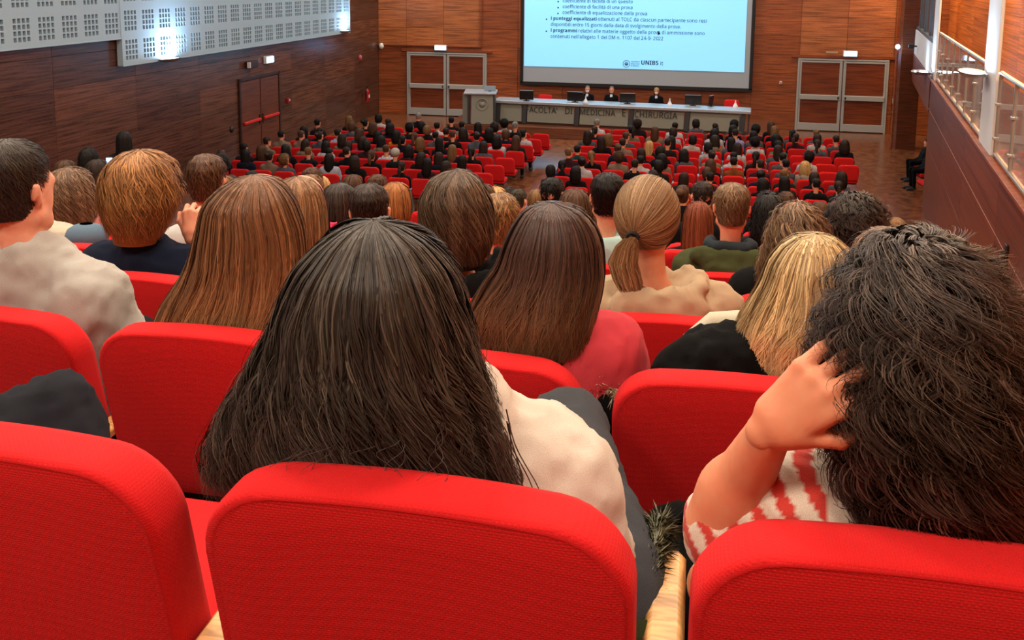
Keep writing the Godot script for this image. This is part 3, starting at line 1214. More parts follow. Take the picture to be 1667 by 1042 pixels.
func build_gallery() -> void:
	var gb := gal_basis()
	var tones := [Color(0.47, 0.235, 0.13), Color(0.43, 0.21, 0.12), Color(0.5, 0.25, 0.135)]
	# side wall of the gallery down to the floor, then only a fascia over the side seats
	var w := struct_root("wall_gallery", gal(0, 0, 0), gb)
	for i in 7:
		var a := -14.2 + 4.0 * i
		var b := minf(a + 4.0, 14.15)
		if b <= a:
			continue
		for row in 2:
			var y0: float = [-0.1, 1.6][row]
			var y1: float = [1.6, 3.17][row]
			part("wood_panel", rbox(Vector3(0.06, y1 - y0 - 0.006, b - a - 0.006), 0.004), wood(tones[(i + row) % 3], 0.38, Vector3(0.22, 0.9, 0.06), false, 0.37 * ((i * 2 + row) % 5)), w, Vector3(0.03, (y0 + y1) * 0.5, -(a + b) * 0.5))
	part("core", rbox(Vector3(0.2, 3.27, 28.3), 0.006), wood(tones[1], 0.4), w, Vector3(0.165, 1.53, 0.05))
	part("end_face", rbox(Vector3(3.0, 2.35, 0.12), 0.006), wood(tones[2], 0.4), w, Vector3(1.55, 1.15, -14.1))
	part("fascia", rbox(Vector3(0.18, 0.86, 9.2), 0.006), wood(tones[0], 0.38, Vector3(0.22, 0.9, 0.06), false, 0.5), w, Vector3(0.09, 2.74, -18.75))
	part("gallery_floor", rbox(Vector3(3.3, 0.18, 37.5), 0.006), wood(Color(0.5, 0.3, 0.18), 0.3), w, Vector3(1.78, 2.42, -4.6))
	part("sill", rbox(Vector3(0.34, 0.05, 28.3), 0.01), wood(Color(0.62, 0.33, 0.19), 0.35), w, Vector3(0.12, 3.185, 0.05))
	part("seam_line", rbox(Vector3(0.012, 0.02, 28.2), 0.004), wood(Color(0.66, 0.4, 0.26), 0.35), w, Vector3(0.0, 2.42, 0.05))
	# a small dark handle set in the side wall
	var hd := thing("wall_plate", "small dark metal plate on the sloping brown side wall", "wall plate", gal(0.75, -0.02, 2.43), 0.0)
	hd.basis = gb
	part("plate", rbox(Vector3(0.03, 0.3, 0.12), 0.01), flat(Color(0.2, 0.15, 0.14), 0.4, 0.4), hd)
	part("grip", rbox(Vector3(0.05, 0.16, 0.05), 0.015), flat(Color(0.3, 0.25, 0.23), 0.4, 0.5), hd, Vector3(-0.03, 0, 0))
	# pillars of white plaster
	var plaster := flat(Color(0.8, 0.79, 0.78), 0.7)
	for p in [[2.95, 4.2, "near"], [13.1, 14.35, "far"]]:
		var a: float = p[0]
		var b: float = p[1]
		var o := struct("wall_pillar", rbox(Vector3(0.05, CEIL - 3.2, b - a), 0.015), plaster, gal((a + b) * 0.5, 0.04, 3.2 + (CEIL - 3.2) * 0.5), gb)
		o.set_meta("label", "white plaster pillar")
	var far_wall := struct("wall_booth", rbox(Vector3(0.2, 0.8, 8.4), 0.01), plaster, gal(18.55, 0.12, 3.58), gb)
	far_wall.set_meta("label", "pale wall under the booth glass")
	wall_light_at(gal(3.75, 0.02, 4.24), 1.0, 4.0, "tray wall light glowing on the white pillar nearest the camera")
	wall_light_at(gal(13.7, 0.02, 3.34), 0.9, 4.0, "tray wall light glowing on the far white pillar")
	wall_light_at(gal(15.9, 0.02, 3.14), 0.9, 3.0, "tray wall light glowing on the wall under the booth glass")
	# booth glazing beyond the far pillar
	var bo := thing("control_booth_glazing", "grey glazed booth window above the far end of the gallery", "booth window", gal(18.6, 0.1, 4.0))
	bo.basis = gb
	var grey := flat(Color(0.32, 0.35, 0.38), 0.5, 0.4)
	var glass := pane(Color(0.45, 0.55, 0.6, 0.32))
	for k in 5:
		part("mullion", rbox(Vector3(0.1, 5.0, 0.09), 0.01), grey, bo, Vector3(0, 2.5, -4.2 + 2.1 * k))
		if k < 4:
			part("pane", rbox(Vector3(0.02, 4.9, 2.0), 0.002), glass, bo, Vector3(0, 2.5, -3.15 + 2.1 * k))
	part("frame_rail", rbox(Vector3(0.12, 0.1, 8.5), 0.01), grey, bo, Vector3(0, 0.03, 0))
	part("frame_rail", rbox(Vector3(0.12, 0.1, 8.5), 0.01), grey, bo, Vector3(0, 4.97, 0))
	var cm := thing("camera_bracket", "small dark camera on the pale wall under the booth glass", "camera", gal(20.2, -0.18, 3.55))
	cm.basis = gb
	part("case", rbox(Vector3(0.14, 0.14, 0.26), 0.02), flat(Color(0.06, 0.07, 0.09), 0.5), cm)
	part("bracket", rbox(Vector3(0.14, 0.05, 0.05), 0.01), flat(Color(0.1, 0.1, 0.1), 0.5), cm, Vector3(0.1, 0, 0))
	railing(4.28, 12.9, "glass and steel railing between the two white pillars")
	railing(-9.0, 2.8, "glass and steel railing at the right edge, nearest the camera")
	# tall column by the right door, with a thin pole in front of it
	struct("wall_column", rbox(Vector3(0.62, CEIL, 0.6), 0.01), wood(Color(0.45, 0.23, 0.12), 0.4), Vector3(6.9, CEIL * 0.5, -32.4))
	var pole := thing("standing_lamp_pole", "thin pole with a small bright lamp beside the right door", "lamp pole", Vector3(6.45, 0, -32.05))
	part("pole", rbox(Vector3(0.07, 3.3, 0.07), 0.02), wood(Color(0.6, 0.33, 0.2), 0.4), pole, Vector3(0, 1.65, 0))
	part("lamp", ball(Vector3(0.08, 0.08, 0.08), 12, 8), glow(Color(0.72, 0.88, 1.0), 5.0), pole, Vector3(0, 3.4, 0))
	var ol := OmniLight3D.new()
	ol.name = "lamp_pole_light"
	ol.light_color = Color(0.7, 0.85, 1.0)
	ol.light_energy = 0.12
	ol.light_size = 0.05
	ol.omni_range = 40.0
	ol.omni_attenuation = 2.0
	ol.shadow_enabled = true
	add_child(ol)
	ol.position = Vector3(6.45, 3.4, -32.05)
	# wall behind the side seats, under the gallery
	struct("wall_under_gallery", rbox(Vector3(0.15, 2.4, 9.6), 0.01), wood(Color(0.36, 0.18, 0.1), 0.4), gal(19.0, 1.7, 1.2), gb)


func pane(c: Color) -> StandardMaterial3D:
	var key := "pane" + c.to_html()
	if not mats.has(key):
		var m := StandardMaterial3D.new()
		m.albedo_color = c
		m.transparency = BaseMaterial3D.TRANSPARENCY_ALPHA
		m.roughness = 0.03
		m.metallic_specular = 0.6
		mats[key] = m
	return mats[key]


func wall_light_at(at: Vector3, wide: float, energy: float, label: String) -> void:
	wall_light(at, atan2(-GAL_OUT.x, -GAL_OUT.z), wide, energy, label)


func railing(a: float, b: float, label: String) -> void:
	var r := thing("railing", label, "railing", gal((a + b) * 0.5, 0.06, 3.21))
	r.basis = gal_basis()
	var steel := flat(Color(0.66, 0.63, 0.58), 0.35, 0.7)
	var glass := pane(Color(0.75, 0.82, 0.85, 0.14))
	var length := b - a
	part("handrail", rbox(Vector3(0.07, 0.05, length), 0.02), steel, r, Vector3(0, 1.13, 0))
	part("bottom_rail", rbox(Vector3(0.06, 0.05, length), 0.015), steel, r, Vector3(0, 0.05, 0))
	var n := maxi(2, int(round(length / 1.25)))
	for k in n + 1:
		var z := length * 0.5 - length * k / n
		var post := part("post", rbox(Vector3(0.05, 1.12, 0.045), 0.01), steel, r, Vector3(0, 0.56, z))
		for h in [-0.3, 0.15]:
			part("glass_clamp", rbox(Vector3(0.05, 0.04, 0.09), 0.01), flat(Color(0.8, 0.8, 0.78), 0.3, 0.8), post, Vector3(-0.02, h, 0))
		if k < n:
			part("glass_pane", rbox(Vector3(0.012, 0.95, length / n - 0.14), 0.002), glass, r, Vector3(0, 0.58, z - length / n * 0.5))


func build_stage() -> void:
	struct("floor_platform", rbox(Vector3(11.4, 0.38, 3.9), 0.012), wood(Color(0.44, 0.25, 0.15), 0.35), Vector3(-2.9, 0.19, -33.1))
	# the long speakers' desk
	var t := thing("speakers_desk", "long curved grey panel desk lettered with the faculty name", "desk", Vector3(-2.6, 0.38, -31.75), -0.055)
	var steel := flat(Color(0.66, 0.7, 0.74), 0.35, 0.45)
	var post := flat(Color(0.2, 0.21, 0.22), 0.5)
	var board := cloth(Color(0.62, 0.62, 0.56), 14.0, 0.3)
	part("desk_top", rbox(Vector3(8.95, 0.09, 0.85), 0.03), steel, t, Vector3(0, 0.78, -0.25))
	part("front_lip", rbox(Vector3(8.95, 0.12, 0.07), 0.03), steel, t, Vector3(0, 0.76, 0.19))
	var divs := [-4.3, -3.31, -1.42, 0.47, 2.37, 4.2]
	for k in divs.size():
		var p := MB.new()
		p.box(Vector3(0, 0.36, 0.0), Vector3(0.17, 0.7, 0.16), 0.015, Basis(Vector3.FORWARD, 0.06))
		part("post", p.mesh(), post, t, Vector3(divs[k], 0.0, 0.08))
		if k < divs.size() - 1:
			var a: float = divs[k] + 0.1
			var b: float = divs[k + 1] - 0.1
			part("front_panel", rbox(Vector3(b - a, 0.62, 0.04), 0.01), board, t, Vector3((a + b) * 0.5, 0.38, 0.1), Basis(Vector3.RIGHT, -0.1))
	part("kick_board", rbox(Vector3(8.7, 0.09, 0.1), 0.01), wood(Color(0.35, 0.2, 0.12)), t, Vector3(0, 0.045, 0.02))
	part("end_board", rbox(Vector3(0.05, 0.74, 0.7), 0.01), post, t, Vector3(4.4, 0.38, -0.25))
	for w in [["FACOLTA'", -3.24, 1.12], ["DI", -1.83, 0.25], ["MEDICINA", -1.31, 1.24], ["E", 0.17, 0.12], ["CHIRURGIA", 0.6, 1.45]]:
		slide_text(w[0], Vector3(w[1], 0.36, 0.14), w[2], false, flat(Color(0.16, 0.16, 0.16), 0.6), t, "lettering")
	# the lectern at its left end
	var l := thing("lectern", "grey panelled lectern with round emblem at the left end of the desk", "lectern", Vector3(-7.42, 0.38, -31.45), 0.12)
	part("front_panel", rbox(Vector3(0.78, 1.06, 0.05), 0.01), board, l, Vector3(0.08, 0.55, 0.22), Basis(Vector3.RIGHT, -0.06))
	part("side_panel", rbox(Vector3(0.05, 1.06, 0.55), 0.01), post, l, Vector3(0.5, 0.55, -0.02))
	part("side_panel", rbox(Vector3(0.05, 1.06, 0.55), 0.01), post, l, Vector3(-0.42, 0.55, -0.02))
	part("corner_panel", rbox(Vector3(0.3, 1.06, 0.04), 0.01), board, l, Vector3(-0.52, 0.55, 0.1), Basis(Vector3.UP, -0.7))
	part("top", rbox(Vector3(1.15, 0.07, 0.62), 0.02), steel, l, Vector3(0.0, 1.13, 0.0), Basis(Vector3.RIGHT, 0.12))
	var ring := []
	for k in 18:
		ring.append(Vector3(0.08 + 0.2 * cos(TAU * k / 18), 0.72 + 0.2 * sin(TAU * k / 18), 0.255))
	part("emblem", tube_mesh(ring, [0.022], 6, true), flat(Color(0.52, 0.52, 0.49), 0.6), l)
	part("emblem", ball(Vector3(0.11, 0.11, 0.01), 14, 6), flat(Color(0.54, 0.54, 0.51), 0.6), l, Vector3(0.08, 0.72, 0.255))
	var pr := thing("lectern_screen", "small pale screen standing on the lectern", "monitor", Vector3(-7.1, 1.53, -31.5), 0.12)
	part("screen_case", rbox(Vector3(0.4, 0.2, 0.04), 0.01), flat(Color(0.55, 0.62, 0.68), 0.4), pr, Vector3(0, 0.1, 0))
	part("stand", rbox(Vector3(0.12, 0.05, 0.12), 0.01), flat(Color(0.2, 0.2, 0.2), 0.5), pr, Vector3(0, 0.01, 0))


# ---------------------------------------------------------------- seats

var chair_near: Node3D
var chair_far: Node3D
var seat_people := {}

# the backrest: a rounded slab leaning back, a stitched groove round its rear face, its top edge slightly arched
func backrest_mesh(corner_steps: int, detail: bool) -> ArrayMesh:
	var wide := 0.51
	var high := 0.42
	var out := []          # outline, counterclockwise from the lower left, centred on x, y measured down from the top
	var rt := 0.085
	var rb := 0.05
	for c in [[wide * 0.5 - rt, -rt, rt, 0.0], [-wide * 0.5 + rt, -rt, rt, 0.25], [-wide * 0.5 + rb, -high + rb, rb, 0.5], [wide * 0.5 - rb, -high + rb, rb, 0.75]]:
		for k in corner_steps + 1:
			var a: float = TAU * (c[3] + 0.25 * k / corner_steps)
			out.append(Vector2(c[0] + c[2] * cos(a), c[1] + c[2] * sin(a)))
		if detail and c[3] == 0.0:
			for k in range(1, 8):
				out.append(Vector2(lerpf(c[0], -c[0], k / 8.0), 0.0))
	var cen := Vector2(0, -high * 0.5)
	# rings: [shrink towards the middle in metres, depth]; depth 0 is the rear face
	var rings := [[0.16, 0.006], [0.06, 0.004], [0.02, 0.0005], [0.012, -0.0035], [0.006, -0.001], [0.001, -0.012], [0.0, -0.03], [0.0, -0.065], [0.008, -0.085], [0.03, -0.098], [0.1, -0.104]] if detail else [[0.05, 0.0], [0.012, -0.004], [0.0, -0.03], [0.0, -0.065], [0.03, -0.095]]
	var pts := []
	for r in rings:
		var ring := []
		for p: Vector2 in out:
			var q := p
			var d := p - cen
			var lim := Vector2(wide * 0.5, high * 0.5)
			var f: float = 1.0 - r[0] / lim.x
			var g: float = 1.0 - r[0] / lim.y
			q = cen + Vector2(d.x * f, d.y * g)
			var arch := 0.012 * (1.0 - pow(absf(q.x) / 0.26, 2.0)) * clampf(1.0 + q.y / 0.2, 0, 1)
			var y: float = q.y + arch
			var z: float = r[1] + y * 0.24 - 0.012 * pow(q.x / 0.26, 2.0) * -1.0
			ring.append(Vector3(q.x, 0.87 + y, z))
		pts.append(ring)
	var m := MB.new()
	var n := out.size()
	var idx := []
	for r in pts.size():
		for k in n:
			m.v.append(pts[r][k])
			m.n.append(Vector3.ZERO)
	var first := m.v.size()
	m.v.append(Vector3(0, 0.87 - high * 0.5, 0.006 - high * 0.12))
	m.n.append(Vector3.ZERO)
	m.v.append(Vector3(0, 0.87 - high * 0.5, -0.105 - high * 0.12))
	m.n.append(Vector3.ZERO)
	for r in pts.size() - 1:
		for k in n:
			var a := r * n + k
			var b := r * n + (k + 1) % n
			for t in [a, b, a + n, b, b + n, a + n]:
				idx.append(t)
	for k in n:
		var b := (k + 1) % n
		idx.append_array([first, b, k])
		var q := (pts.size() - 1) * n
		idx.append_array([first + 1, q + k, q + b])
	for t in range(0, idx.size(), 3):
		var fn := (m.v[idx[t + 2]] - m.v[idx[t]]).cross(m.v[idx[t + 1]] - m.v[idx[t]])
		for q in 3:
			m.n[idx[t + q]] += fn
	# make sure the faces look outwards
	var mid := Vector3(0, 0.66, -0.1)
	var score := 0.0
	for k in m.v.size():
		score += m.n[k].normalized().dot((m.v[k] - mid).normalized())
	if score < 0.0:
		for t in range(0, idx.size(), 3):
			var s: int = idx[t + 1]
			idx[t + 1] = idx[t + 2]
			idx[t + 2] = s
	for k in m.n.size():
		m.n[k] = (m.n[k] if score >= 0.0 else -m.n[k]).normalized()
	m.i = PackedInt32Array(idx)
	return m.mesh()


func soft_pad(size: Vector3, r: float) -> ArrayMesh:
	var m := MB.new()
	m.box(Vector3.ZERO, size, r)
	return m.mesh()


func make_chair_kinds() -> void:
	var red := red_fabric()
	var steel := flat(Color(0.05, 0.05, 0.055), 0.5, 0.3)
	var beech := wood(Color(1.0, 0.8, 0.52), 0.4, Vector3(0.5, 1.5, 0.5), false)
	chair_near = Node3D.new()
	chair_near.name = "auditorium_chair"
	part("backrest", backrest_mesh(7, true), red, chair_near)
	part("seat", soft_pad(Vector3(0.49, 0.1, 0.45), 0.035), red, chair_near, Vector3(0, 0.43, -0.36), Basis(Vector3.RIGHT, 0.06))
	part("seat_shell", soft_pad(Vector3(0.46, 0.03, 0.4), 0.012), steel, chair_near, Vector3(0, 0.37, -0.35))
	part("back_shell", soft_pad(Vector3(0.4, 0.13, 0.025), 0.01), steel, chair_near, Vector3(0, 0.44, -0.14), Basis(Vector3.RIGHT, 0.2))
	part("side_frame", soft_pad(Vector3(0.035, 0.56, 0.26), 0.012), steel, chair_near, Vector3(-0.285, 0.3, -0.22))
	part("armrest", soft_pad(Vector3(0.055, 0.03, 0.36), 0.012), beech, chair_near, Vector3(-0.285, 0.6, -0.22))
	chair_far = Node3D.new()
	chair_far.name = "auditorium_chair"
	part("backrest", backrest_mesh(3, false), red, chair_far)
	part("seat", soft_pad(Vector3(0.49, 0.1, 0.45), 0.03), red, chair_far, Vector3(0, 0.43, -0.36))
	part("seat_shell", soft_pad(Vector3(0.46, 0.03, 0.4), 0.012), steel, chair_far, Vector3(0, 0.37, -0.35))
	part("side_frame", soft_pad(Vector3(0.035, 0.56, 0.26), 0.012), flat(Color(0.55, 0.56, 0.58), 0.5), chair_far, Vector3(-0.285, 0.3, -0.22))
	part("armrest", soft_pad(Vector3(0.055, 0.03, 0.3), 0.012), flat(Color(0.62, 0.66, 0.7), 0.35), chair_far, Vector3(-0.285, 0.6, -0.22))


func put_chair(proto: Node3D, at: Vector3, label: String, group: String, turn := 0.0) -> Node3D:
	var c: Node3D = proto.duplicate()
	c.name = numbered("auditorium_chair")
	add_child(c)
	c.position = at
	c.rotation.y = turn
	tag(c, label, "chair", group)
	return c


func row_x(r: int) -> float:
	return [0.0, -0.3, 0.115, -0.015, 0.405, 0.225, 0.08, -0.2, 0.12, -0.1, 0.2, 0.0, -0.25, 0.1, -0.05, 0.22, 0.0, 0.15][r % 18]


func build_raked_seats() -> void:
	var group := "red chairs of the raked rows"
	# rows one to five from the camera: [row, seat steps from that row's reference chair]
	var spots := {1: [-1, 0, 1], 2: [-3, -2, -1, 0, 1], 3: [-4, -3, -2, -1, 0, 1], 4: [-6, -5, -4, -3, -2, -1, 0, 1], 5: [-7, -6, -5, -4, -3, -2, -1, 0, 1]}
	for r in spots:
		var list: Array = spots[r]
		for k in list.size():
			var x: float = row_x(r) + 0.57 * list[k]
			var label := "red fabric chair back, %s from the left in the %s row from the camera" % [ordinal(k), ordinal(r - 1)]
			put_chair(chair_near, Vector3(x, row_y(r), row_z(r)), label, group)
			seat_people["%d %d" % [r, list[k]]] = x


# the two flat blocks before the stage: [aisle x, step, first row z, row run, seats per row]
func front_seats(left: bool) -> Array:
	var out := []
	var rows := 8 if left else 9
	for k in rows:
		var z := (-26.9 + 0.98 * k) if left else (-28.3 + 1.03 * k)
		var n: int = ([10, 11, 12, 12, 12, 12, 12, 12][k]) if left else ([13, 13, 13, 13, 13, 12, 12, 12, 12][k])
		for i in n:
			var x := (-4.5 - 0.57 * i) if left else (-2.78 + 0.57 * i)
			if left:
				x -= 0.07 * k
			else:
				x -= 0.04 * k
			out.append([k, i, Vector3(x, 0, z)])
	return out


func build_front_seats() -> void:
	for left in [true, false]:
		for s in front_seats(left):
			var label := "red chair, %s from the aisle, %s row of the %s block" % [ordinal(s[1]), ("front" if s[0] == 0 else ordinal(s[0])), ("left front" if left else "right front")]
			if s[0] > 0:
				label = "red chair, %s from the aisle, %s row from the stage, %s block" % [ordinal(s[1]), ordinal(s[0]), ("left" if left else "right")]
			put_chair(chair_far, s[2], label, "red chairs of the front blocks")
	# side seats under the gallery, facing across the hall
	for k in 3:
		var p := Vector3(6.62 - 0.17 * k, 0, -27.0 + 1.15 * k)
		put_chair(chair_far, p, "%s red side seat under the gallery at the right wall" % ["farthest", "middle", "nearest"][k], "side seats under the gallery", PI / 2 + 0.16)


# ---------------------------------------------------------------- people

var hand_mb: MB
var body_meshes := {}
var top_meshes := {}
var leg_mesh: ArrayMesh
var shoe_mesh: ArrayMesh
var far_hair := {}

const NECK_Z := -0.235

# a whole skin body in one surface: head (turned by hb about the neck, shifted by off), neck, chest core, arms and hands
func body_mesh(cell: float, hb := Basis(), off := Vector3.ZERO, arms := []) -> MB:
	var f := Field.new()
	f.cell = cell
	var pivot := Vector3(0, 1.0, NECK_Z)
	f.place = Transform3D(hb, off + pivot - hb * pivot) * Transform3D(Basis(), Vector3(0, 1.09, NECK_Z - 0.02))
	f.ell(Vector3(0, 0.028, 0.012), Vector3(0.074, 0.082, 0.093), 0.02)
	f.ell(Vector3(0, -0.03, -0.028), Vector3(0.06, 0.078, 0.06), 0.03)
	f.cap(Vector3(-0.025, -0.09, -0.055), Vector3(0.025, -0.09, -0.055), 0.018, 0.018, 0.025)
	f.cap(Vector3(-0.05, -0.06, -0.005), Vector3(-0.02, -0.088, -0.05), 0.022, 0.018, 0.025)
	f.cap(Vector3(0.05, -0.06, -0.005), Vector3(0.02, -0.088, -0.05), 0.022, 0.018, 0.025)
	f.cap(Vector3(-0.04, 0.018, -0.066), Vector3(0.04, 0.018, -0.066), 0.012, 0.012, 0.015)
	for s in [-1.0, 1.0]:
		f.cut(Vector3(0.03 * s, -0.002, -0.092), Vector3(0.017, 0.01, 0.014), 0.012)
	f.cap(Vector3(0, 0.008, -0.08), Vector3(0, -0.028, -0.095), 0.008, 0.011, 0.014)
	f.cap(Vector3(-0.011, -0.033, -0.087), Vector3(0.011, -0.033, -0.087), 0.008, 0.008, 0.01)
	f.cap(Vector3(-0.017, -0.057, -0.08), Vector3(0.017, -0.057, -0.08), 0.0055, 0.0055, 0.006)
	f.cap(Vector3(-0.015, -0.067, -0.078), Vector3(0.015, -0.067, -0.078), 0.006, 0.006, 0.006)
	for s in [-1.0, 1.0]:
		f.cap(Vector3(0.074 * s, 0.016, 0.012), Vector3(0.071 * s, -0.026, 0.0), 0.012, 0.009, 0.01)
		f.cap(Vector3(0.082 * s, 0.022, 0.02), Vector3(0.081 * s, -0.008, 0.024), 0.0075, 0.007, 0.008)
	var nape: Vector3 = f.place * Vector3(0, -0.04, 0.022)
	f.place = Transform3D()
	var low := Vector3(off.x * 0.5, 0.88 + off.y * 0.5, NECK_Z - 0.012 + off.z * 0.5)
	f.cap(nape, low, 0.05, 0.046, 0.03)
	f.cap(low, Vector3(-0.11, 0.82, -0.25), 0.034, 0.03, 0.03)
	f.cap(low, Vector3(0.11, 0.82, -0.25), 0.034, 0.03, 0.03)
	f.cap(low, Vector3(0, 0.6, -0.3), 0.045, 0.07, 0.03)
	if arms.is_empty():
		for s in [-1.0, 1.0]:
			arms.append([Vector3(REST.sho.x * s, REST.sho.y - 0.01, REST.sho.z), Vector3(REST.elb.x * s, REST.elb.y, REST.elb.z), Vector3(REST.wri.x * s, REST.wri.y, REST.wri.z), s])
	for a in arms:
		f.cap(Vector3(0.1 * a[3], 0.825, -0.25), a[0], 0.032, 0.036, 0.02)
		f.cap(a[0], a[1], 0.036, 0.032, 0.02)
		f.cap(a[1], a[2], 0.032, 0.023, 0.02)
		# palm, four fingers and a thumb resting on the thigh
		var d: Vector3 = (a[2] - a[1]).normalized()
		d = Vector3(d.x, -0.1, d.z).normalized()
		var side := d.cross(Vector3.UP).normalized() * -float(a[3])   # towards the thumb
		var w: Vector3 = a[2]
		for k in 4:
			var kn := w + d * 0.085 + side * (0.03 - 0.02 * k)
			f.cap(w + d * 0.01 + side * (0.015 - 0.01 * k), kn, 0.016, 0.011, 0.012)
			var l: float = [0.07, 0.078, 0.07, 0.055][k]
			var mid := kn + (d + Vector3(0, -0.25, 0)).normalized() * l * 0.5 + side * 0.004 * (1.5 - k)
			f.cap(kn, mid, 0.0098, 0.0092, 0.003)
			f.cap(mid, mid + (d + Vector3(0, -0.8, 0)).normalized() * l * 0.5, 0.009, 0.008, 0.003)
		f.cap(w + d * 0.02 + side * 0.015, w + d * 0.055 + side * 0.045, 0.014, 0.011, 0.008)
		f.cap(w + d * 0.055 + side * 0.045, w + d * 0.085 + side * 0.05, 0.011, 0.009, 0.004)
	var m := MB.new()
	f.run(m)
	return m


# a right hand: wrist at the origin, fingers along -z, palm down, thumb towards -x; curl in radians a joint
func hand_field(curl: float, cell := 0.0035) -> MB:
	var f := Field.new()
	f.cell = cell
	f.cap(Vector3(0, 0, 0.012), Vector3(0, 0, -0.01), 0.022, 0.023, 0.015)
	for k in 4:
		var x := -0.03 + 0.02 * k
		var base := Vector3(x, 0.003 - 0.003 * absf(k - 1.2), -0.085 + 0.006 * absf(k - 1.0))
		f.cap(Vector3(x * 0.55, 0, -0.012), base, 0.015, 0.0105, 0.014)
		var dir := Vector3((k - 1.4) * 0.07, 0, -1).normalized()
		var at := base
		var l: float = [0.04, 0.045, 0.041, 0.033][k]
		var bend := curl * (0.7 + 0.12 * k)
		var ang := 0.0
		for j in 3:
			ang += bend
			var d := Vector3(dir.x, -sin(ang), -cos(ang)).normalized()
			var nxt: Vector3 = at + d * l * [1.0, 0.68, 0.55][j]
			f.cap(at, nxt, 0.0098 - 0.0009 * j, 0.0089 - 0.0009 * j, 0.004)
			at = nxt
	var tb := Vector3(-0.026, -0.006, -0.022)
	f.cap(Vector3(-0.012, 0, -0.008), tb, 0.016, 0.0135, 0.012)
	var t1 := tb + Vector3(-0.026, -0.012, -0.03)
	f.cap(tb, t1, 0.0125, 0.0108, 0.006)
	f.cap(t1, t1 + Vector3(-0.006, -0.01, -0.028), 0.0102, 0.0086, 0.004)
	var m := MB.new()
	f.run(m)
	return m


const REST := {"sho": Vector3(0.16, 0.83, -0.25), "elb": Vector3(0.225, 0.62, -0.31), "wri": Vector3(0.12, 0.575, -0.52)}

# a sweater, shirt or jacket: torso and sleeves in one piece
func top_mesh(o: Dictionary) -> ArrayMesh:
	var f := Field.new()
	f.cell = o.get("cell", 0.018)
	f.noise = fold_noise
	f.amp = o.get("fold", 0.006)
	f.stretch = o.get("stretch", Vector3(9, 5, 9))
	var p: float = o.get("puff", 0.0)
	var sh: float = o.get("lean", 0.0)     # sideways shift of the shoulders
	f.cap(Vector3(-0.08, 0.53, -0.34), Vector3(0.08, 0.53, -0.34), 0.11 + p, 0.11 + p, 0.05)
	f.cap(Vector3(-0.06 + sh * 0.4, 0.68, -0.3), Vector3(0.06 + sh * 0.4, 0.68, -0.3), 0.108 + p, 0.108 + p, 0.07)
	f.cap(Vector3(-0.075 + sh * 0.8, 0.77, -0.27), Vector3(0.075 + sh * 0.8, 0.77, -0.27), 0.1 + p, 0.1 + p, 0.07)
	var sw: float = o.get("wide", 0.145)
	var up: float = o.get("up", 0.0)
	f.cap(Vector3(-sw + sh, 0.833 + up, -0.25), Vector3(sh, 0.878 + up, -0.245), 0.054 + p, 0.062 + p * 0.5, 0.05)
	f.cap(Vector3(sw + sh, 0.833 + up, -0.25), Vector3(sh, 0.878 + up, -0.245), 0.054 + p, 0.062 + p * 0.5, 0.05)
	var nk: Vector3 = o.get("neck", Vector3.ZERO)
	if o.get("collar", true):
		f.cap(Vector3(sh, 0.89 + up, NECK_Z), Vector3(sh, 0.925 + up, NECK_Z) + nk, 0.07, 0.068, 0.02)
	var arms: Array = o.get("arms", [])
	if arms.is_empty():
		for s in [-1.0, 1.0]:
			var a: Vector3 = REST.sho
			var b: Vector3 = REST.elb
			var c: Vector3 = REST.wri
			arms.append([Vector3(a.x * s + sh, a.y, a.z), Vector3(b.x * s + sh * 0.6, b.y, b.z), Vector3(c.x * s, c.y, c.z)])
	for a in arms:
		f.cap(a[0], a[1], 0.056 + p, 0.046 + p, 0.05)
		if a.size() > 2:
			f.cap(a[1], a[2], 0.047 + p, 0.035 + p * 0.6, 0.03)
	if o.get("hood", 0.0) > 0.0:
		var h: float = o.hood
		# the hood lies folded on the back: a soft pouch, hollow at the neck, with a rolled rim
		f.ell(Vector3(sh, 0.862, -0.145), Vector3(0.115, 0.075, 0.055) * h, 0.03)
		f.cap(Vector3(sh - 0.03, 0.8, -0.13), Vector3(sh + 0.03, 0.8, -0.13), 0.03 * h, 0.03 * h, 0.04)
		f.cut(Vector3(sh, 0.965, -0.2), Vector3(0.076, 0.07, 0.075) * h, 0.01)
		var rim := []
		for k in 9:
			var a := lerpf(-2.5, 2.5, k / 8.0)
			rim.append(Vector3(sh + sin(a) * 0.098 * h, 0.918 + 0.018 * absf(a) / 2.5 - 0.008 * cos(a), -0.215 + cos(a) * 0.088 * h))
		for k in 8:
			f.cap(rim[k], rim[k + 1], 0.017 * h, 0.017 * h, 0.01)
	for e in o.get("extra", []):
		f.cap(e[0], e[1], e[2], e[3], e[4])
	var m := MB.new()
	f.run(m)
	return m.mesh()


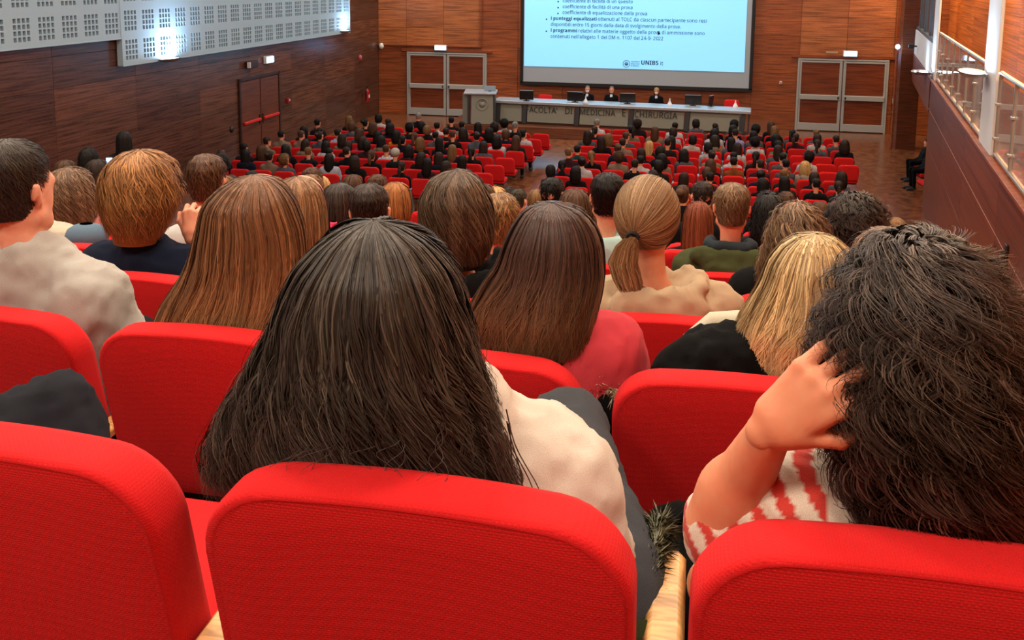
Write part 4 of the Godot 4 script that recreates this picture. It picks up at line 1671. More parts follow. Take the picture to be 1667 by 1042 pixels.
func make_people_kinds() -> void:
	hand_mb = hand_field(1.15, 0.0042)
	for k in 5:
		body_meshes["far%d" % k] = body_mesh(0.011, Basis(Vector3.UP, -0.5 + 0.25 * k)).mesh()
	for k in [["plain", {}], ["hoodie", {"hood": 1.0, "puff": 0.006}], ["jacket", {"puff": 0.018, "fold": 0.01}]]:
		top_meshes[k[0]] = top_mesh(k[1])
		var lo: Dictionary = k[1].duplicate()
		lo["cell"] = 0.026
		top_meshes[k[0] + "_far"] = top_mesh(lo)
	var f := Field.new()
	f.cell = 0.022
	f.noise = fold_noise
	f.amp = 0.006
	for s in [-1.0, 1.0]:
		f.cap(Vector3(0.085 * s, 0.535, -0.36), Vector3(0.11 * s, 0.54, -0.7), 0.085, 0.062, 0.04)
		f.cap(Vector3(0.11 * s, 0.54, -0.7), Vector3(0.11 * s, 0.1, -0.68), 0.06, 0.042, 0.03)
	f.cap(Vector3(-0.06, 0.54, -0.32), Vector3(0.06, 0.54, -0.32), 0.1, 0.1, 0.04)
	var m := MB.new()
	f.run(m)
	leg_mesh = m.mesh()
	var sf := Field.new()
	sf.cell = 0.018
	for s in [-1.0, 1.0]:
		sf.cap(Vector3(0.11 * s, 0.06, -0.66), Vector3(0.12 * s, 0.042, -0.86), 0.045, 0.038, 0.02)
	var sm := MB.new()
	sf.run(sm)
	shoe_mesh = sm.mesh()
	make_far_hair()


# hair styles for the middle and far rows, in the seat's own frame; tinted by their material
func make_far_hair() -> void:
	var pale := [Color(1, 1, 1), Color(0.8, 0.8, 0.8), Color(0.65, 0.65, 0.65)]
	var t := 1.215
	var b := -0.118
	far_hair["short"] = hair_mesh([[t, 0, 0.004], [t - 0.008, 0, 0.04], [t - 0.03, 0, 0.068], [t - 0.065, 0, 0.082], [t - 0.1, 0, 0.08], [t - 0.14, 0, 0.07], [t - 0.175, 0, 0.055]], b, {"colors": pale, "n": 420, "seg": 7, "width": 0.009, "reach": 0.35, "start": 0.75, "wave": 0.006, "flare": 0.05, "face": 1.25, "stray": 0.5, "seed": 3, "low_roots": 0.7, "cap_low": 1.07})
	far_hair["long"] = hair_mesh([[t, 0, 0.004], [t - 0.008, 0, 0.045], [t - 0.03, 0, 0.072], [t - 0.08, 0, 0.092], [t - 0.16, 0, 0.098], [t - 0.25, 0, 0.102], [t - 0.33, 0, 0.1], [t - 0.4, 0, 0.08]], b, {"colors": pale, "n": 420, "seg": 10, "width": 0.009, "wave": 0.006, "face": 1.75, "clumps": 50, "seed": 4})
	far_hair["wavy"] = hair_mesh([[t, 0, 0.004], [t - 0.008, 0, 0.05], [t - 0.035, 0, 0.08], [t - 0.08, 0, 0.1], [t - 0.17, 0, 0.112], [t - 0.26, 0.004, 0.12], [t - 0.33, 0, 0.1]], b + 0.01, {"colors": pale, "n": 460, "seg": 14, "width": 0.009, "wave": 0.012, "curl": 0.008, "freq": 14.0, "face": 1.75, "clumps": 60, "seed": 5, "lump": 0.03})
	far_hair["curly"] = hair_mesh([[t + 0.02, 0, 0.004], [t + 0.01, 0, 0.06], [t - 0.03, 0, 0.1], [t - 0.08, 0, 0.118], [t - 0.14, 0, 0.115], [t - 0.19, 0, 0.09], [t - 0.22, 0, 0.06]], b + 0.02, {"colors": pale, "n": 620, "seg": 12, "width": 0.008, "wave": 0.014, "curl": 0.014, "freq": 26.0, "reach": 0.4, "start": 0.8, "face": 1.5, "seed": 6, "lump": 0.08, "low_roots": 0.8, "deep_most": 0.128})
	far_hair["bob"] = hair_mesh([[t, 0, 0.004], [t - 0.008, 0, 0.045], [t - 0.03, 0, 0.076], [t - 0.08, 0, 0.096], [t - 0.15, 0, 0.102], [t - 0.21, 0, 0.095], [t - 0.24, 0, 0.08]], b, {"colors": pale, "n": 420, "seg": 9, "width": 0.009, "wave": 0.004, "face": 1.7, "clumps": 50, "seed": 7})
	# a smooth cap gathered into a knot
	var mb := MB.new()
	var cap_mesh := hair_mesh([[t, 0, 0.004], [t - 0.008, 0, 0.04], [t - 0.03, 0, 0.066], [t - 0.07, 0, 0.081], [t - 0.12, 0, 0.082], [t - 0.17, 0, 0.07], [t - 0.2, 0, 0.05]], b, {"colors": pale, "n": 300, "seg": 8, "width": 0.008, "wave": 0.002, "face": 1.4, "seed": 8})
	far_hair["bun"] = knotted(cap_mesh, Vector3(0, t - 0.06, b + 0.02), Vector3(0.05, 0.045, 0.04))
	far_hair["tail"] = knotted(cap_mesh, Vector3(0, t - 0.2, b + 0.012), Vector3(0.035, 0.13, 0.03))
	var hood := Field.new()
	hood.cell = 0.015
	hood.ell(Vector3(0, t - 0.09, NECK_Z - 0.012), Vector3(0.1, 0.108, 0.118), 0.02)
	hood.cut(Vector3(0, t - 0.13, NECK_Z - 0.15), Vector3(0.07, 0.11, 0.1), 0.02)
	var hm := MB.new()
	hood.run(hm)
	hm.c.resize(hm.v.size())
	hm.c.fill(Color(1, 1, 1))
	far_hair["cap"] = hm.mesh()


func knotted(cap_mesh: ArrayMesh, at: Vector3, r: Vector3) -> ArrayMesh:
	var a := cap_mesh.surface_get_arrays(0)
	var mb := MB.new()
	mb.v = a[Mesh.ARRAY_VERTEX]
	mb.n = a[Mesh.ARRAY_NORMAL]
	mb.c = a[Mesh.ARRAY_COLOR]
	mb.i = a[Mesh.ARRAY_INDEX]
	var f := Field.new()
	f.cell = 0.01
	f.noise = fold_noise
	f.amp = 0.008
	f.stretch = Vector3(60, 14, 60)
	f.ell(at, r, 0.01)
	f.run(mb)
	var k := mb.c.size()
	mb.c.resize(mb.v.size())
	for q in range(k, mb.v.size()):
		mb.c[q] = Color(0.85, 0.85, 0.85)
	return mb.mesh()


# a seated person; the seat's frame has its origin on the floor under the backrest
func person(label: String, at: Vector3, group: String, o: Dictionary) -> Node3D:
	var t := thing("person", label, "person", at, o.get("turn", 0.0), group)
	if o.has("tilt"):
		t.rotation.z = o.tilt
	if o.has("scale"):
		t.scale = Vector3.ONE * o.scale
	var fine: bool = o.get("fine", false)
	var pivot := Vector3(0, 1.0, NECK_Z)
	var off: Vector3 = o.get("head", Vector3.ZERO)
	var turn: float = o.get("head_turn", 0.0)
	if not fine:
		turn = clampf(round(turn / 0.25), -2, 2) * 0.25
	var hb := Basis(Vector3.UP, turn) * Basis(Vector3.RIGHT, o.get("nod", 0.0)) * Basis(Vector3.BACK, o.get("head_tilt", 0.0) if fine else 0.0)
	var ht := Transform3D(hb, off + pivot - hb * pivot)
	var bm: ArrayMesh = o.body if o.has("body") else (body_mesh(0.0072, hb, off, o.get("body_arms", [])).mesh() if fine else body_meshes["far%d" % int(round(turn / 0.25) + 2)])
	part("body", bm, skin(o.get("skin", Color(0.84, 0.6, 0.48))), t)
	var top: Variant = o.get("top", "plain")
	var tm: ArrayMesh = top if top is ArrayMesh else top_meshes[top if fine else top + "_far"]
	part(o.get("wear", "sweater"), tm, o.get("cloth") if o.has("cloth") else cloth(o.get("color", Color(0.1, 0.1, 0.11)), 22.0 if fine else 9.0), t)
	if o.get("legs", true):
		part("trousers", leg_mesh, cloth(o.get("trousers", Color(0.09, 0.1, 0.13)), 22.0), t)
		part("shoes", shoe_mesh, flat(Color(0.12, 0.12, 0.12), 0.6), t)
	if o.has("hair"):
		var h := part("hair", far_hair[o.hair] if o.hair is String else o.hair, hair_tint(o.get("tint", Color(0.2, 0.13, 0.09))) if o.hair is String else hair_mat(), t)
		if o.hair is String or o.get("hair_follows", false):
			h.transform = ht
		if o.has("hair_scale"):
			var c := Vector3(0, 1.1, NECK_Z)
			h.transform = h.transform * Transform3D(Basis().scaled(o.hair_scale), c - c * o.hair_scale)
	return t


func loc(rows: Array, x: float, dy := 0.0) -> Array:
	var out := []
	for r in rows:
		out.append([r[0] + dy, r[1] - x, r[2]])
	return out


func build_near_people() -> void:
	var group := "audience in the raked rows"
	woman_in_cream()
	curly_in_stripes()
	knees_at_left()
	# second row -------------------------------------------------
	var short_rows := [[1.222, 0, 0.004], [1.214, 0, 0.04], [1.195, 0, 0.067], [1.16, 0, 0.083], [1.12, 0, 0.082], [1.085, 0, 0.074], [1.055, 0, 0.066], [1.025, 0, 0.055]]
	var c_hair := hair_mesh(short_rows, -0.118, {"colors": [Color(0.0240, 0.0176, 0.0136), Color(0.0400, 0.0304, 0.0224)], "n": 4500, "seg": 9, "width": 0.003, "reach": 0.45, "start": 0.72, "wave": 0.003, "flare": 0.02, "face": 1.35, "stray": 0.3, "swirl": 0.5, "low_roots": 0.7, "seed": 31, "lock": 0.03, "cap_low": 1.07})
	person("person in a light grey sweatshirt at the left edge, dark short hair, face turned right", Vector3(-1.6, row_y(2), row_z(2)), group, {"fine": true, "hair": c_hair, "hair_follows": true, "head": Vector3(-0.075, 0.02, 0.02), "head_turn": -0.05, "turn": -0.1, "skin": Color(0.87, 0.66, 0.55), "cloth": cloth(Color(0.72, 0.71, 0.68), 26.0, 0.5), "top": top_mesh({"puff": 0.026, "fold": 0.012, "cell": 0.012, "wide": 0.16, "up": 0.02, "lean": -0.04, "stretch": Vector3(8, 6, 8), "extra": [[Vector3(-0.13, 0.905, -0.25), Vector3(0.0, 0.91, -0.25), 0.072, 0.07, 0.03]]}), "wear": "sweatshirt", "trousers": Color(0.12, 0.13, 0.16)})
	var d_rows := [[1.185, -0.999, 0.003], [1.178, -0.997, 0.04], [1.16, -1.003, 0.07], [1.127, -1.009, 0.1], [1.065, -1.007, 0.12], [0.989, -1.016, 0.135], [0.906, -1.045, 0.15], [0.844, -1.075, 0.158], [0.76, -1.105, 0.162]]
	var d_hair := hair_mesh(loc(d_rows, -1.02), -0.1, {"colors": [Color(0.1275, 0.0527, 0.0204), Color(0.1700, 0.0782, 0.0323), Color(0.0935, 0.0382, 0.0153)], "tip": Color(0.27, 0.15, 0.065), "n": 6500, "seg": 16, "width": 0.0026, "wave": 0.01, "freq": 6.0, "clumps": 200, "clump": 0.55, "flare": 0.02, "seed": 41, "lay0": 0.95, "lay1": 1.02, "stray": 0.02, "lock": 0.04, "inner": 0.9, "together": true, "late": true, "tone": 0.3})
	person("person with long straight chestnut-brown hair falling over the chair back, left of centre", Vector3(-1.02, row_y(2), row_z(2)), group, {"fine": true, "hair": d_hair, "head": Vector3(0.02, -0.015, 0.0), "color": Color(0.2, 0.16, 0.13)})
	var e_rows := [[1.16, -0.296, 0.004], [1.153, -0.296, 0.045], [1.142, -0.292, 0.066], [1.116, -0.289, 0.086], [1.077, -0.29, 0.103], [1.018, -0.297, 0.115], [0.957, -0.32, 0.13], [0.9, -0.343, 0.138], [0.825, -0.352, 0.128]]
	var e_hair := hair_mesh(loc(e_rows, -0.32), -0.1, {"colors": [Color(0.0465, 0.0225, 0.0165), Color(0.0638, 0.0315, 0.0225), Color(0.0338, 0.0165, 0.0128)], "tip": Color(0.15, 0.078, 0.038), "n": 6500, "seg": 16, "width": 0.0026, "wave": 0.012, "freq": 7.0, "clumps": 160, "flare": 0.03, "seed": 51, "lay0": 0.95, "lay1": 1.02, "stray": 0.03, "lock": 0.04, "inner": 0.9, "together": true, "late": true, "tone": 0.3, "ragged": 0.3})
	person("person in a pink sweater with straight dark brown hair to the shoulders", Vector3(-0.32, row_y(2), row_z(2)), group, {"fine": true, "hair": e_hair, "head": Vector3(0.025, -0.045, 0.0), "cloth": cloth(Color(0.86, 0.29, 0.33), 30.0, 0.5), "top": top_mesh({"puff": 0.012, "fold": 0.008, "cell": 0.012, "wide": 0.135})})
	var f_rows := [[1.127, 0.258, 0.004], [1.12, 0.256, 0.04], [1.1, 0.255, 0.066], [1.064, 0.254, 0.088], [1.023, 0.255, 0.098], [0.977, 0.245, 0.108], [0.922, 0.224, 0.114], [0.854, 0.203, 0.106], [0.8, 0.2, 0.085]]
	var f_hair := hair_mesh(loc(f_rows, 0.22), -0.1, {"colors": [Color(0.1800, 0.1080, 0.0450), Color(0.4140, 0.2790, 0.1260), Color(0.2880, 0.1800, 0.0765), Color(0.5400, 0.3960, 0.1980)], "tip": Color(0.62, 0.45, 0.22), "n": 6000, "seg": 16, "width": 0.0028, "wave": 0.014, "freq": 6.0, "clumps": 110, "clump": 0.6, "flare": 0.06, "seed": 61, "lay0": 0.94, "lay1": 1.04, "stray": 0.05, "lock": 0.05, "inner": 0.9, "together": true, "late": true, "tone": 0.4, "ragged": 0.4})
	person("person with long straight blonde hair and a black jacket", Vector3(0.22, row_y(2), row_z(2)), group, {"fine": true, "hair": f_hair, "head": Vector3(0.035, -0.075, 0.0), "color": Color(0.03, 0.03, 0.032), "top": top_mesh({"puff": 0.012, "fold": 0.01, "wide": 0.15}), "wear": "jacket"})
	# third row --------------------------------------------------
	var g_rows := [[1.245, -1.831, 0.005], [1.232, -1.831, 0.06], [1.203, -1.829, 0.098], [1.145, -1.831, 0.122], [1.075, -1.834, 0.13], [1.01, -1.842, 0.112], [0.95, -1.838, 0.085]]
	var g_hair := hair_mesh(loc(g_rows, -1.84), -0.1, {"colors": [Color(0.26, 0.115, 0.036), Color(0.36, 0.17, 0.058), Color(0.17, 0.072, 0.024)], "n": 4500, "seg": 13, "width": 0.0032, "wave": 0.012, "freq": 9.0, "curl": 0.004, "clumps": 120, "clump": 0.7, "flare": 0.06, "seed": 71, "lay0": 0.93, "lay1": 1.05, "stray": 0.25, "ragged": 0.5, "start": 0.4, "face": 1.6, "deep_most": 0.125, "lock": 0.06, "inner": 0.88, "together": true, "tone": 0.4})
	var g := person("person in a navy jacket with shaggy auburn hair, glasses and hand at the cheek", Vector3(-1.84, row_y(3), row_z(3)), group, {"fine": true, "hair": g_hair, "head": Vector3(0.0, 0.015, 0.0), "head_turn": -0.35, "color": Color(0.085, 0.12, 0.2), "top": top_mesh({"puff": 0.014, "fold": 0.009, "wide": 0.165, "cell": 0.016}), "wear": "jacket"})
	var gl := MB.new()
	gl.tube(PackedVector3Array([Vector3(0.082, 0.02, 0.0), Vector3(0.08, 0.02, -0.05), Vector3(0.073, 0.018, -0.1)]), [0.0022], 5)
	for s in [-1.0, 1.0]:
		var ring := PackedVector3Array()
		for k in 14:
			ring.append(Vector3(0.034 * s + 0.024 * cos(TAU * k / 14), 0.004 + 0.02 * sin(TAU * k / 14), -0.112))
		gl.tube(ring, [0.002], 5, true)
	gl.tube(PackedVector3Array([Vector3(-0.01, 0.008, -0.112), Vector3(0.01, 0.008, -0.112)]), [0.0018], 5)
	part("glasses", gl.mesh(), flat(Color(0.03, 0.03, 0.03), 0.3), g, Vector3(0.012, 1.1, NECK_Z - 0.02), Basis(Vector3.UP, -0.6))
	var hb := Basis(Vector3.UP, 0.2) * Basis(Vector3.RIGHT, 1.2)
	part("hand", hand_mesh_scaled(), skin(Color(0.84, 0.6, 0.48)), g, Vector3(0.125, 0.93, -0.33), hb)
	var h_rows := [[1.185, -1.262, 0.004], [1.173, -1.262, 0.046], [1.145, -1.262, 0.074], [1.085, -1.262, 0.09], [1.002, -1.264, 0.096], [0.909, -1.266, 0.09], [0.83, -1.27, 0.075]]
	var h_hair := hair_mesh(loc(h_rows, -1.262), -0.1, {"colors": [Color(0.2, 0.1, 0.045), Color(0.27, 0.145, 0.065), Color(0.14, 0.068, 0.03)], "n": 3000, "seg": 13, "width": 0.0032, "wave": 0.003, "freq": 6.0, "clumps": 150, "seed": 81})
	person("person with straight light-brown hair just right of the chestnut-haired one", Vector3(-1.262, row_y(3), row_z(3)), group, {"fine": true, "hair": h_hair, "head": Vector3(0, -0.015, 0.0), "color": Color(0.25, 0.2, 0.17)})
	var i_rows := [[1.236, -0.762, 0.004], [1.226, -0.762, 0.042], [1.2, -0.766, 0.08], [1.138, -0.764, 0.108], [1.074, -0.759, 0.112], [1.014, -0.759, 0.108], [0.95, -0.752, 0.085]]
	var i_hair := hair_mesh(loc(i_rows, -0.76), -0.095, {"colors": [Color(0.0480, 0.0280, 0.0160), Color(0.0800, 0.0480, 0.0272), Color(0.1120, 0.0704, 0.0400)], "n": 4000, "seg": 15, "width": 0.0032, "wave": 0.016, "freq": 7.0, "curl": 0.004, "clumps": 70, "clump": 0.75, "flare": 0.05, "seed": 91, "lay1": 1.05, "lock": 0.05, "inner": 0.89, "together": true, "tone": 0.45})
	person("person in a black hooded jacket with wavy dark brown hair, near the centre", Vector3(-0.72, row_y(3), row_z(3)), group, {"fine": true, "hair": i_hair, "head": Vector3(-0.03, 0.02, 0), "color": Color(0.045, 0.05, 0.055), "top": top_mesh({"puff": 0.024, "hood": 1.5, "fold": 0.012, "lean": 0.02}), "wear": "jacket"})
	ponytail_in_beige(group)
	# fourth and fifth rows --------------------------------------
	var k_rows := [[1.195, 0.395, 0.007], [1.18, 0.395, 0.055], [1.145, 0.4, 0.085], [1.074, 0.403, 0.11], [0.966, 0.398, 0.124], [0.898, 0.39, 0.126], [0.82, 0.395, 0.1]]
	var k_hair := hair_mesh(loc(k_rows, 0.4), -0.09, {"colors": [Color(0.16, 0.095, 0.05), Color(0.24, 0.15, 0.085), Color(0.1, 0.056, 0.03)], "n": 3600, "seg": 22, "width": 0.003, "wave": 0.011, "curl": 0.01, "freq": 16.0, "clumps": 500, "clump": 0.6, "flare": 0.05, "seed": 101, "lay1": 1.06, "lump": 0.05, "face": 1.7, "ringlets": true, "lock": 0.08, "inner": 0.86, "reach": 0.5, "start": 0.7, "tone": 0.4, "whirl": 0.3})
	person("person with frizzy curly brown hair and black clothes right of the green parka", Vector3(0.4, row_y(4), row_z(4)), group, {"fine": true, "hair": k_hair, "head": Vector3(0, -0.01, 0), "color": Color(0.03, 0.03, 0.033), "top": "jacket", "wear": "jacket"})
	var m_rows := [[1.246, 0.75, 0.008], [1.232, 0.75, 0.07], [1.18, 0.752, 0.118], [1.1, 0.757, 0.134], [1.03, 0.765, 0.125], [0.96, 0.775, 0.09]]
	var m_hair := hair_mesh(loc(m_rows, 0.76), -0.085, {"colors": [Color(0.04, 0.028, 0.022), Color(0.07, 0.05, 0.038), Color(0.025, 0.018, 0.014)], "n": 3000, "seg": 16, "width": 0.0035, "wave": 0.013, "curl": 0.013, "freq": 22.0, "reach": 0.3, "start": 0.75, "clumps": 320, "flare": 0.06, "seed": 111, "lump": 0.09, "low_roots": 0.8, "face": 1.6, "deep_most": 0.135, "ringlets": true, "lock": 0.1, "inner": 0.85, "whirl": 0.7})
	person("person with thick dark curly short hair next to the frizzy brown-haired one", Vector3(0.76, row_y(5), row_z(5)), group, {"fine": true, "hair": m_hair, "head": Vector3(0, 0.02, 0), "color": Color(0.12, 0.09, 0.08)})
	var n_rows := [[1.165, -3.33, 0.008], [1.15, -3.331, 0.06], [1.11, -3.334, 0.11], [1.02, -3.339, 0.142], [0.9, -3.349, 0.155], [0.79, -3.349, 0.155]]
	var n_hair := hair_mesh(loc(n_rows, -3.34), -0.08, {"colors": [Color(0.13, 0.072, 0.038), Color(0.19, 0.11, 0.06), Color(0.085, 0.046, 0.026)], "n": 3000, "seg": 20, "width": 0.004, "wave": 0.014, "curl": 0.01, "freq": 12.0, "clumps": 160, "clump": 0.6, "flare": 0.04, "seed": 121, "lump": 0.05, "lay1": 1.06, "lock": 0.06, "inner": 0.88})
	person("person with long crimped brown hair and pink lace sleeve at the left", Vector3(-3.34, row_y(5), row_z(5)), group, {"fine": true, "hair": n_hair, "head": Vector3(0, -0.04, 0), "color": Color(0.75, 0.47, 0.44), "top": "jacket", "wear": "blouse"})
	parka_in_green(group)
	var m2 := hair_mesh([[1.13, 0, 0.004], [1.12, 0, 0.05], [1.08, 0, 0.09], [1.02, 0, 0.1], [0.94, 0, 0.1], [0.88, 0, 0.08]], -0.1, {"colors": [Color(0.17, 0.085, 0.04), Color(0.24, 0.13, 0.065)], "n": 900, "seg": 10, "width": 0.006, "wave": 0.005, "clumps": 50, "seed": 125})
	person("person with smooth brown hair half hidden between the blonde and curly heads", Vector3(0.56, row_y(3), row_z(3)), group, {"fine": true, "hair": m2, "head": Vector3(0, -0.08, 0), "color": Color(0.1, 0.08, 0.07)})


func hand_mesh_scaled() -> ArrayMesh:
	var m := MB.new()
	m.add(hand_mb, Transform3D())
	return m.mesh()


func woman_in_cream() -> void:
	var x := -0.29
	var rows := [[1.147, -0.398, 0.002], [1.139, -0.4, 0.034], [1.121, -0.398, 0.064], [1.089, -0.398, 0.093], [1.039, -0.401, 0.113], [0.989, -0.404, 0.128], [0.938, -0.413, 0.15], [0.887, -0.418, 0.17], [0.835, -0.42, 0.188], [0.79, -0.418, 0.2], [0.745, -0.415, 0.205]]
	var hair := hair_mesh(loc(rows, x), -0.065, {"colors": [Color(0.0216, 0.0156, 0.0120), Color(0.0330, 0.0252, 0.0192), Color(0.0144, 0.0102, 0.0078), Color(0.0510, 0.0408, 0.0312)], "n": 10000, "seg": 26, "width": 0.0024, "wave": 0.02, "freq": 8.0, "curl": 0.012, "clumps": 150, "clump": 0.8, "flare": 0.05, "seed": 141, "lay0": 0.93, "lay1": 1.05, "ragged": 0.45, "stray": 0.025, "slope": 0.3, "lock": 0.06, "inner": 0.88, "together": true, "late": true, "tone": 0.55})
	var top := top_mesh({"puff": 0.01, "fold": 0.011, "cell": 0.011, "wide": 0.125, "lean": -0.005, "up": -0.05, "stretch": Vector3(8, 5, 10), "arms": [[Vector3(0.13, 0.77, -0.24), Vector3(0.155, 0.63, -0.27), Vector3(0.12, 0.57, -0.46)], [Vector3(-0.14, 0.77, -0.24), Vector3(-0.21, 0.63, -0.3), Vector3(-0.12, 0.57, -0.5)]], "extra": [[Vector3(0.15, 0.745, -0.23), Vector3(0.17, 0.7, -0.24), 0.056, 0.05, 0.02], [Vector3(0.19, 0.715, -0.23), Vector3(0.195, 0.69, -0.235), 0.032, 0.03, 0.02], [Vector3(0.165, 0.6, -0.25), Vector3(0.2, 0.42, -0.27), 0.042, 0.03, 0.04]]})
	var legs := Field.new()
	legs.cell = 0.017
	legs.noise = fold_noise
	legs.amp = 0.008
	legs.cap(Vector3(-0.085, 0.535, -0.36), Vector3(-0.11, 0.54, -0.7), 0.09, 0.064, 0.04)
	legs.cap(Vector3(-0.11, 0.54, -0.7), Vector3(-0.11, 0.1, -0.66), 0.06, 0.042, 0.03)
	legs.cap(Vector3(0.185, 0.57, -0.32), Vector3(0.08, 0.625, -0.7), 0.098, 0.074, 0.04)
	legs.cap(Vector3(0.08, 0.625, -0.7), Vector3(-0.04, 0.3, -0.66), 0.066, 0.05, 0.03)
	legs.cap(Vector3(-0.06, 0.54, -0.32), Vector3(0.1, 0.54, -0.32), 0.1, 0.1, 0.04)
	var lm := MB.new()
	legs.run(lm)
	var p := person("person in a cream sweater with long wavy dark hair, in the chair nearest the camera", Vector3(x, row_y(1), row_z(1)), "audience in the raked rows", {"fine": true, "hair": hair, "head": Vector3(-0.11, -0.065, 0.055), "cloth": cloth(Color(0.87, 0.83, 0.77), 34.0, 0.35), "top": top, "legs": false, "body_arms": [[Vector3(0.125, 0.77, -0.25), Vector3(0.15, 0.63, -0.28), Vector3(0.12, 0.57, -0.46), 1.0], [Vector3(-0.135, 0.77, -0.25), Vector3(-0.2, 0.63, -0.3), Vector3(-0.12, 0.57, -0.5), -1.0]]})
	part("trousers", lm.mesh(), cloth(Color(0.27, 0.28, 0.3), 30.0), p)
	# loose strands at the right of the hair and over the chair
	var rng := RandomNumberGenerator.new()
	rng.seed = 77
	var mb := MB.new()
	for k in 46:
		var right := k < 30
		var a := Vector3(rng.randf_range(0.05, 0.085), rng.randf_range(0.86, 0.95), -0.13 + rng.randf_range(-0.02, 0.03)) if right else Vector3(rng.randf_range(-0.27, 0.0), 0.9, -0.1)
		var pts := PackedVector3Array()
		var radii := []
		var len := rng.randf_range(0.14, 0.24) if right else rng.randf_range(0.03, 0.07)
		var ph := rng.randf() * TAU
		var amp := rng.randf_range(0.012, 0.035)
		for q in 18:
			var u := q / 17.0
			pts.append(a + Vector3(((0.04 + 0.003 * k) * u if right else 0.01) + amp * sin(ph + u * 10.0) * u, -len * u + (0.0 if right else 0.03), (0.02 * u if right else 0.06 * u * u) + amp * 0.5 * cos(ph + u * 6.0) * u))
			radii.append(0.0011 * (1.0 - 0.7 * u))
		mb.tube(pts, radii, 3)
	part("loose_strands", mb.mesh(), flat(Color(0.17, 0.13, 0.11), 0.5), p)


func curly_in_stripes() -> void:
	var x := 0.275
	var rows := [[1.169, 0.258, 0.002], [1.162, 0.263, 0.04], [1.144, 0.268, 0.066], [1.099, 0.267, 0.096], [1.043, 0.27, 0.115], [0.992, 0.276, 0.12], [0.94, 0.279, 0.117], [0.882, 0.281, 0.104], [0.85, 0.288, 0.084], [0.825, 0.3, 0.06], [0.8, 0.32, 0.02]]
	var dark := [Color(0.036, 0.024, 0.019), Color(0.055, 0.038, 0.03), Color(0.022, 0.015, 0.012), Color(0.09, 0.064, 0.048)]
	var hair := hair_mesh(loc(rows, x), -0.055, {"colors": dark, "n": 13000, "seg": 18, "width": 0.0018, "wave": 0.017, "curl": 0.017, "freq": 19.0, "reach": 0.19, "start": 0.95, "clumps": 850, "clump": 0.9, "flare": 0.08, "seed": 151, "lump": 0.09, "low_roots": 0.85, "lay0": 0.85, "lay1": 1.0, "face": 1.7, "deep_most": 0.13, "inner": 0.82, "low_deep": 0.09, "stray": 0.3, "ringlets": true, "lock": 0.09, "tone": 0.5, "whirl": 0.8})
	# a few long ringlets hang below
	var shirt := Field.new()
	shirt.cell = 0.005
	shirt.noise = fold_noise
	shirt.amp = 0.006
	shirt.stretch = Vector3(9, 7, 9)
	shirt.cap(Vector3(-0.08, 0.53, -0.34), Vector3(0.08, 0.53, -0.34), 0.115, 0.115, 0.05)
	shirt.cap(Vector3(-0.06, 0.68, -0.29), Vector3(0.06, 0.68, -0.29), 0.115, 0.115, 0.07)
	shirt.cap(Vector3(-0.085, 0.78, -0.24), Vector3(0.085, 0.78, -0.24), 0.105, 0.105, 0.07)
	shirt.cap(Vector3(-0.13, 0.815, -0.2), Vector3(-0.02, 0.84, -0.19), 0.052, 0.06, 0.05)
	shirt.cap(Vector3(0.15, 0.81, -0.2), Vector3(0.0, 0.84, -0.19), 0.052, 0.06, 0.05)
	shirt.cap(Vector3(-0.13, 0.815, -0.2), Vector3(-0.212, 0.762, -0.215), 0.056, 0.058, 0.05)
	shirt.cap(Vector3(0.15, 0.81, -0.2), Vector3(0.22, 0.64, -0.26), 0.06, 0.058, 0.05)
	var sm := MB.new()
	shirt.run(sm)
	var red := Color(0.62, 0.055, 0.04)
	var cream := Color(0.78, 0.68, 0.56)
	for p in sm.v:
		var arm := Vector3(-0.075, -0.07, -0.015).normalized()
		var d := (p - Vector3(-0.12, 0.85, -0.2)).dot(arm)
		if p.x < -0.11 and p.y > 0.66:
			sm.c.append(red if fmod(d + 1.0, 0.036) < 0.017 else cream)
		elif p.x < 0.0 and p.y > 0.8 and p.x + (p.y - 0.84) * 0.8 < -0.04:
			sm.c.append(cream)
		else:
			sm.c.append(red)
	var sc := cloth(Color(1, 1, 1), 30.0, 0.5).duplicate()
	sc.vertex_color_use_as_albedo = true
	# head, bare forearm and the hand held to the hair
	var body := MB.new()
	body.add(body_mesh(0.0072, Basis(), Vector3(0, -0.06, 0.055)), Transform3D())
	var fa := Field.new()
	fa.cell = 0.006
	fa.cap(Vector3(-0.12, 0.8, -0.21), Vector3(-0.222, 0.765, -0.215), 0.042, 0.041, 0.03)
	fa.cap(Vector3(-0.222, 0.765, -0.215), Vector3(-0.208, 0.82, -0.205), 0.041, 0.04, 0.03)
	fa.cap(Vector3(-0.208, 0.82, -0.205), Vector3(-0.176, 0.94, -0.14), 0.04, 0.0255, 0.03)
	fa.run(body)
	var d := Vector3(0.62, 0.75, 0.2).normalized()
	var yax := Vector3(-0.5, 0.2, 0.85)
	yax = (yax - d * yax.dot(d)).normalized()
	var zax := -d
	var xax := yax.cross(zax).normalized()
	body.add(hand_field(0.62, 0.003), Transform3D(Basis(-xax, yax, zax), Vector3(-0.174, 0.95, -0.134)))
	person("person in a striped shirt with a big curly dark mop of hair, hand to head", Vector3(x, row_y(1), row_z(1)), "audience in the raked rows", {"fine": true, "body": body.mesh(), "hair": hair, "cloth": sc, "top": sm.mesh(), "wear": "striped_shirt", "skin": Color(0.8, 0.55, 0.42)})


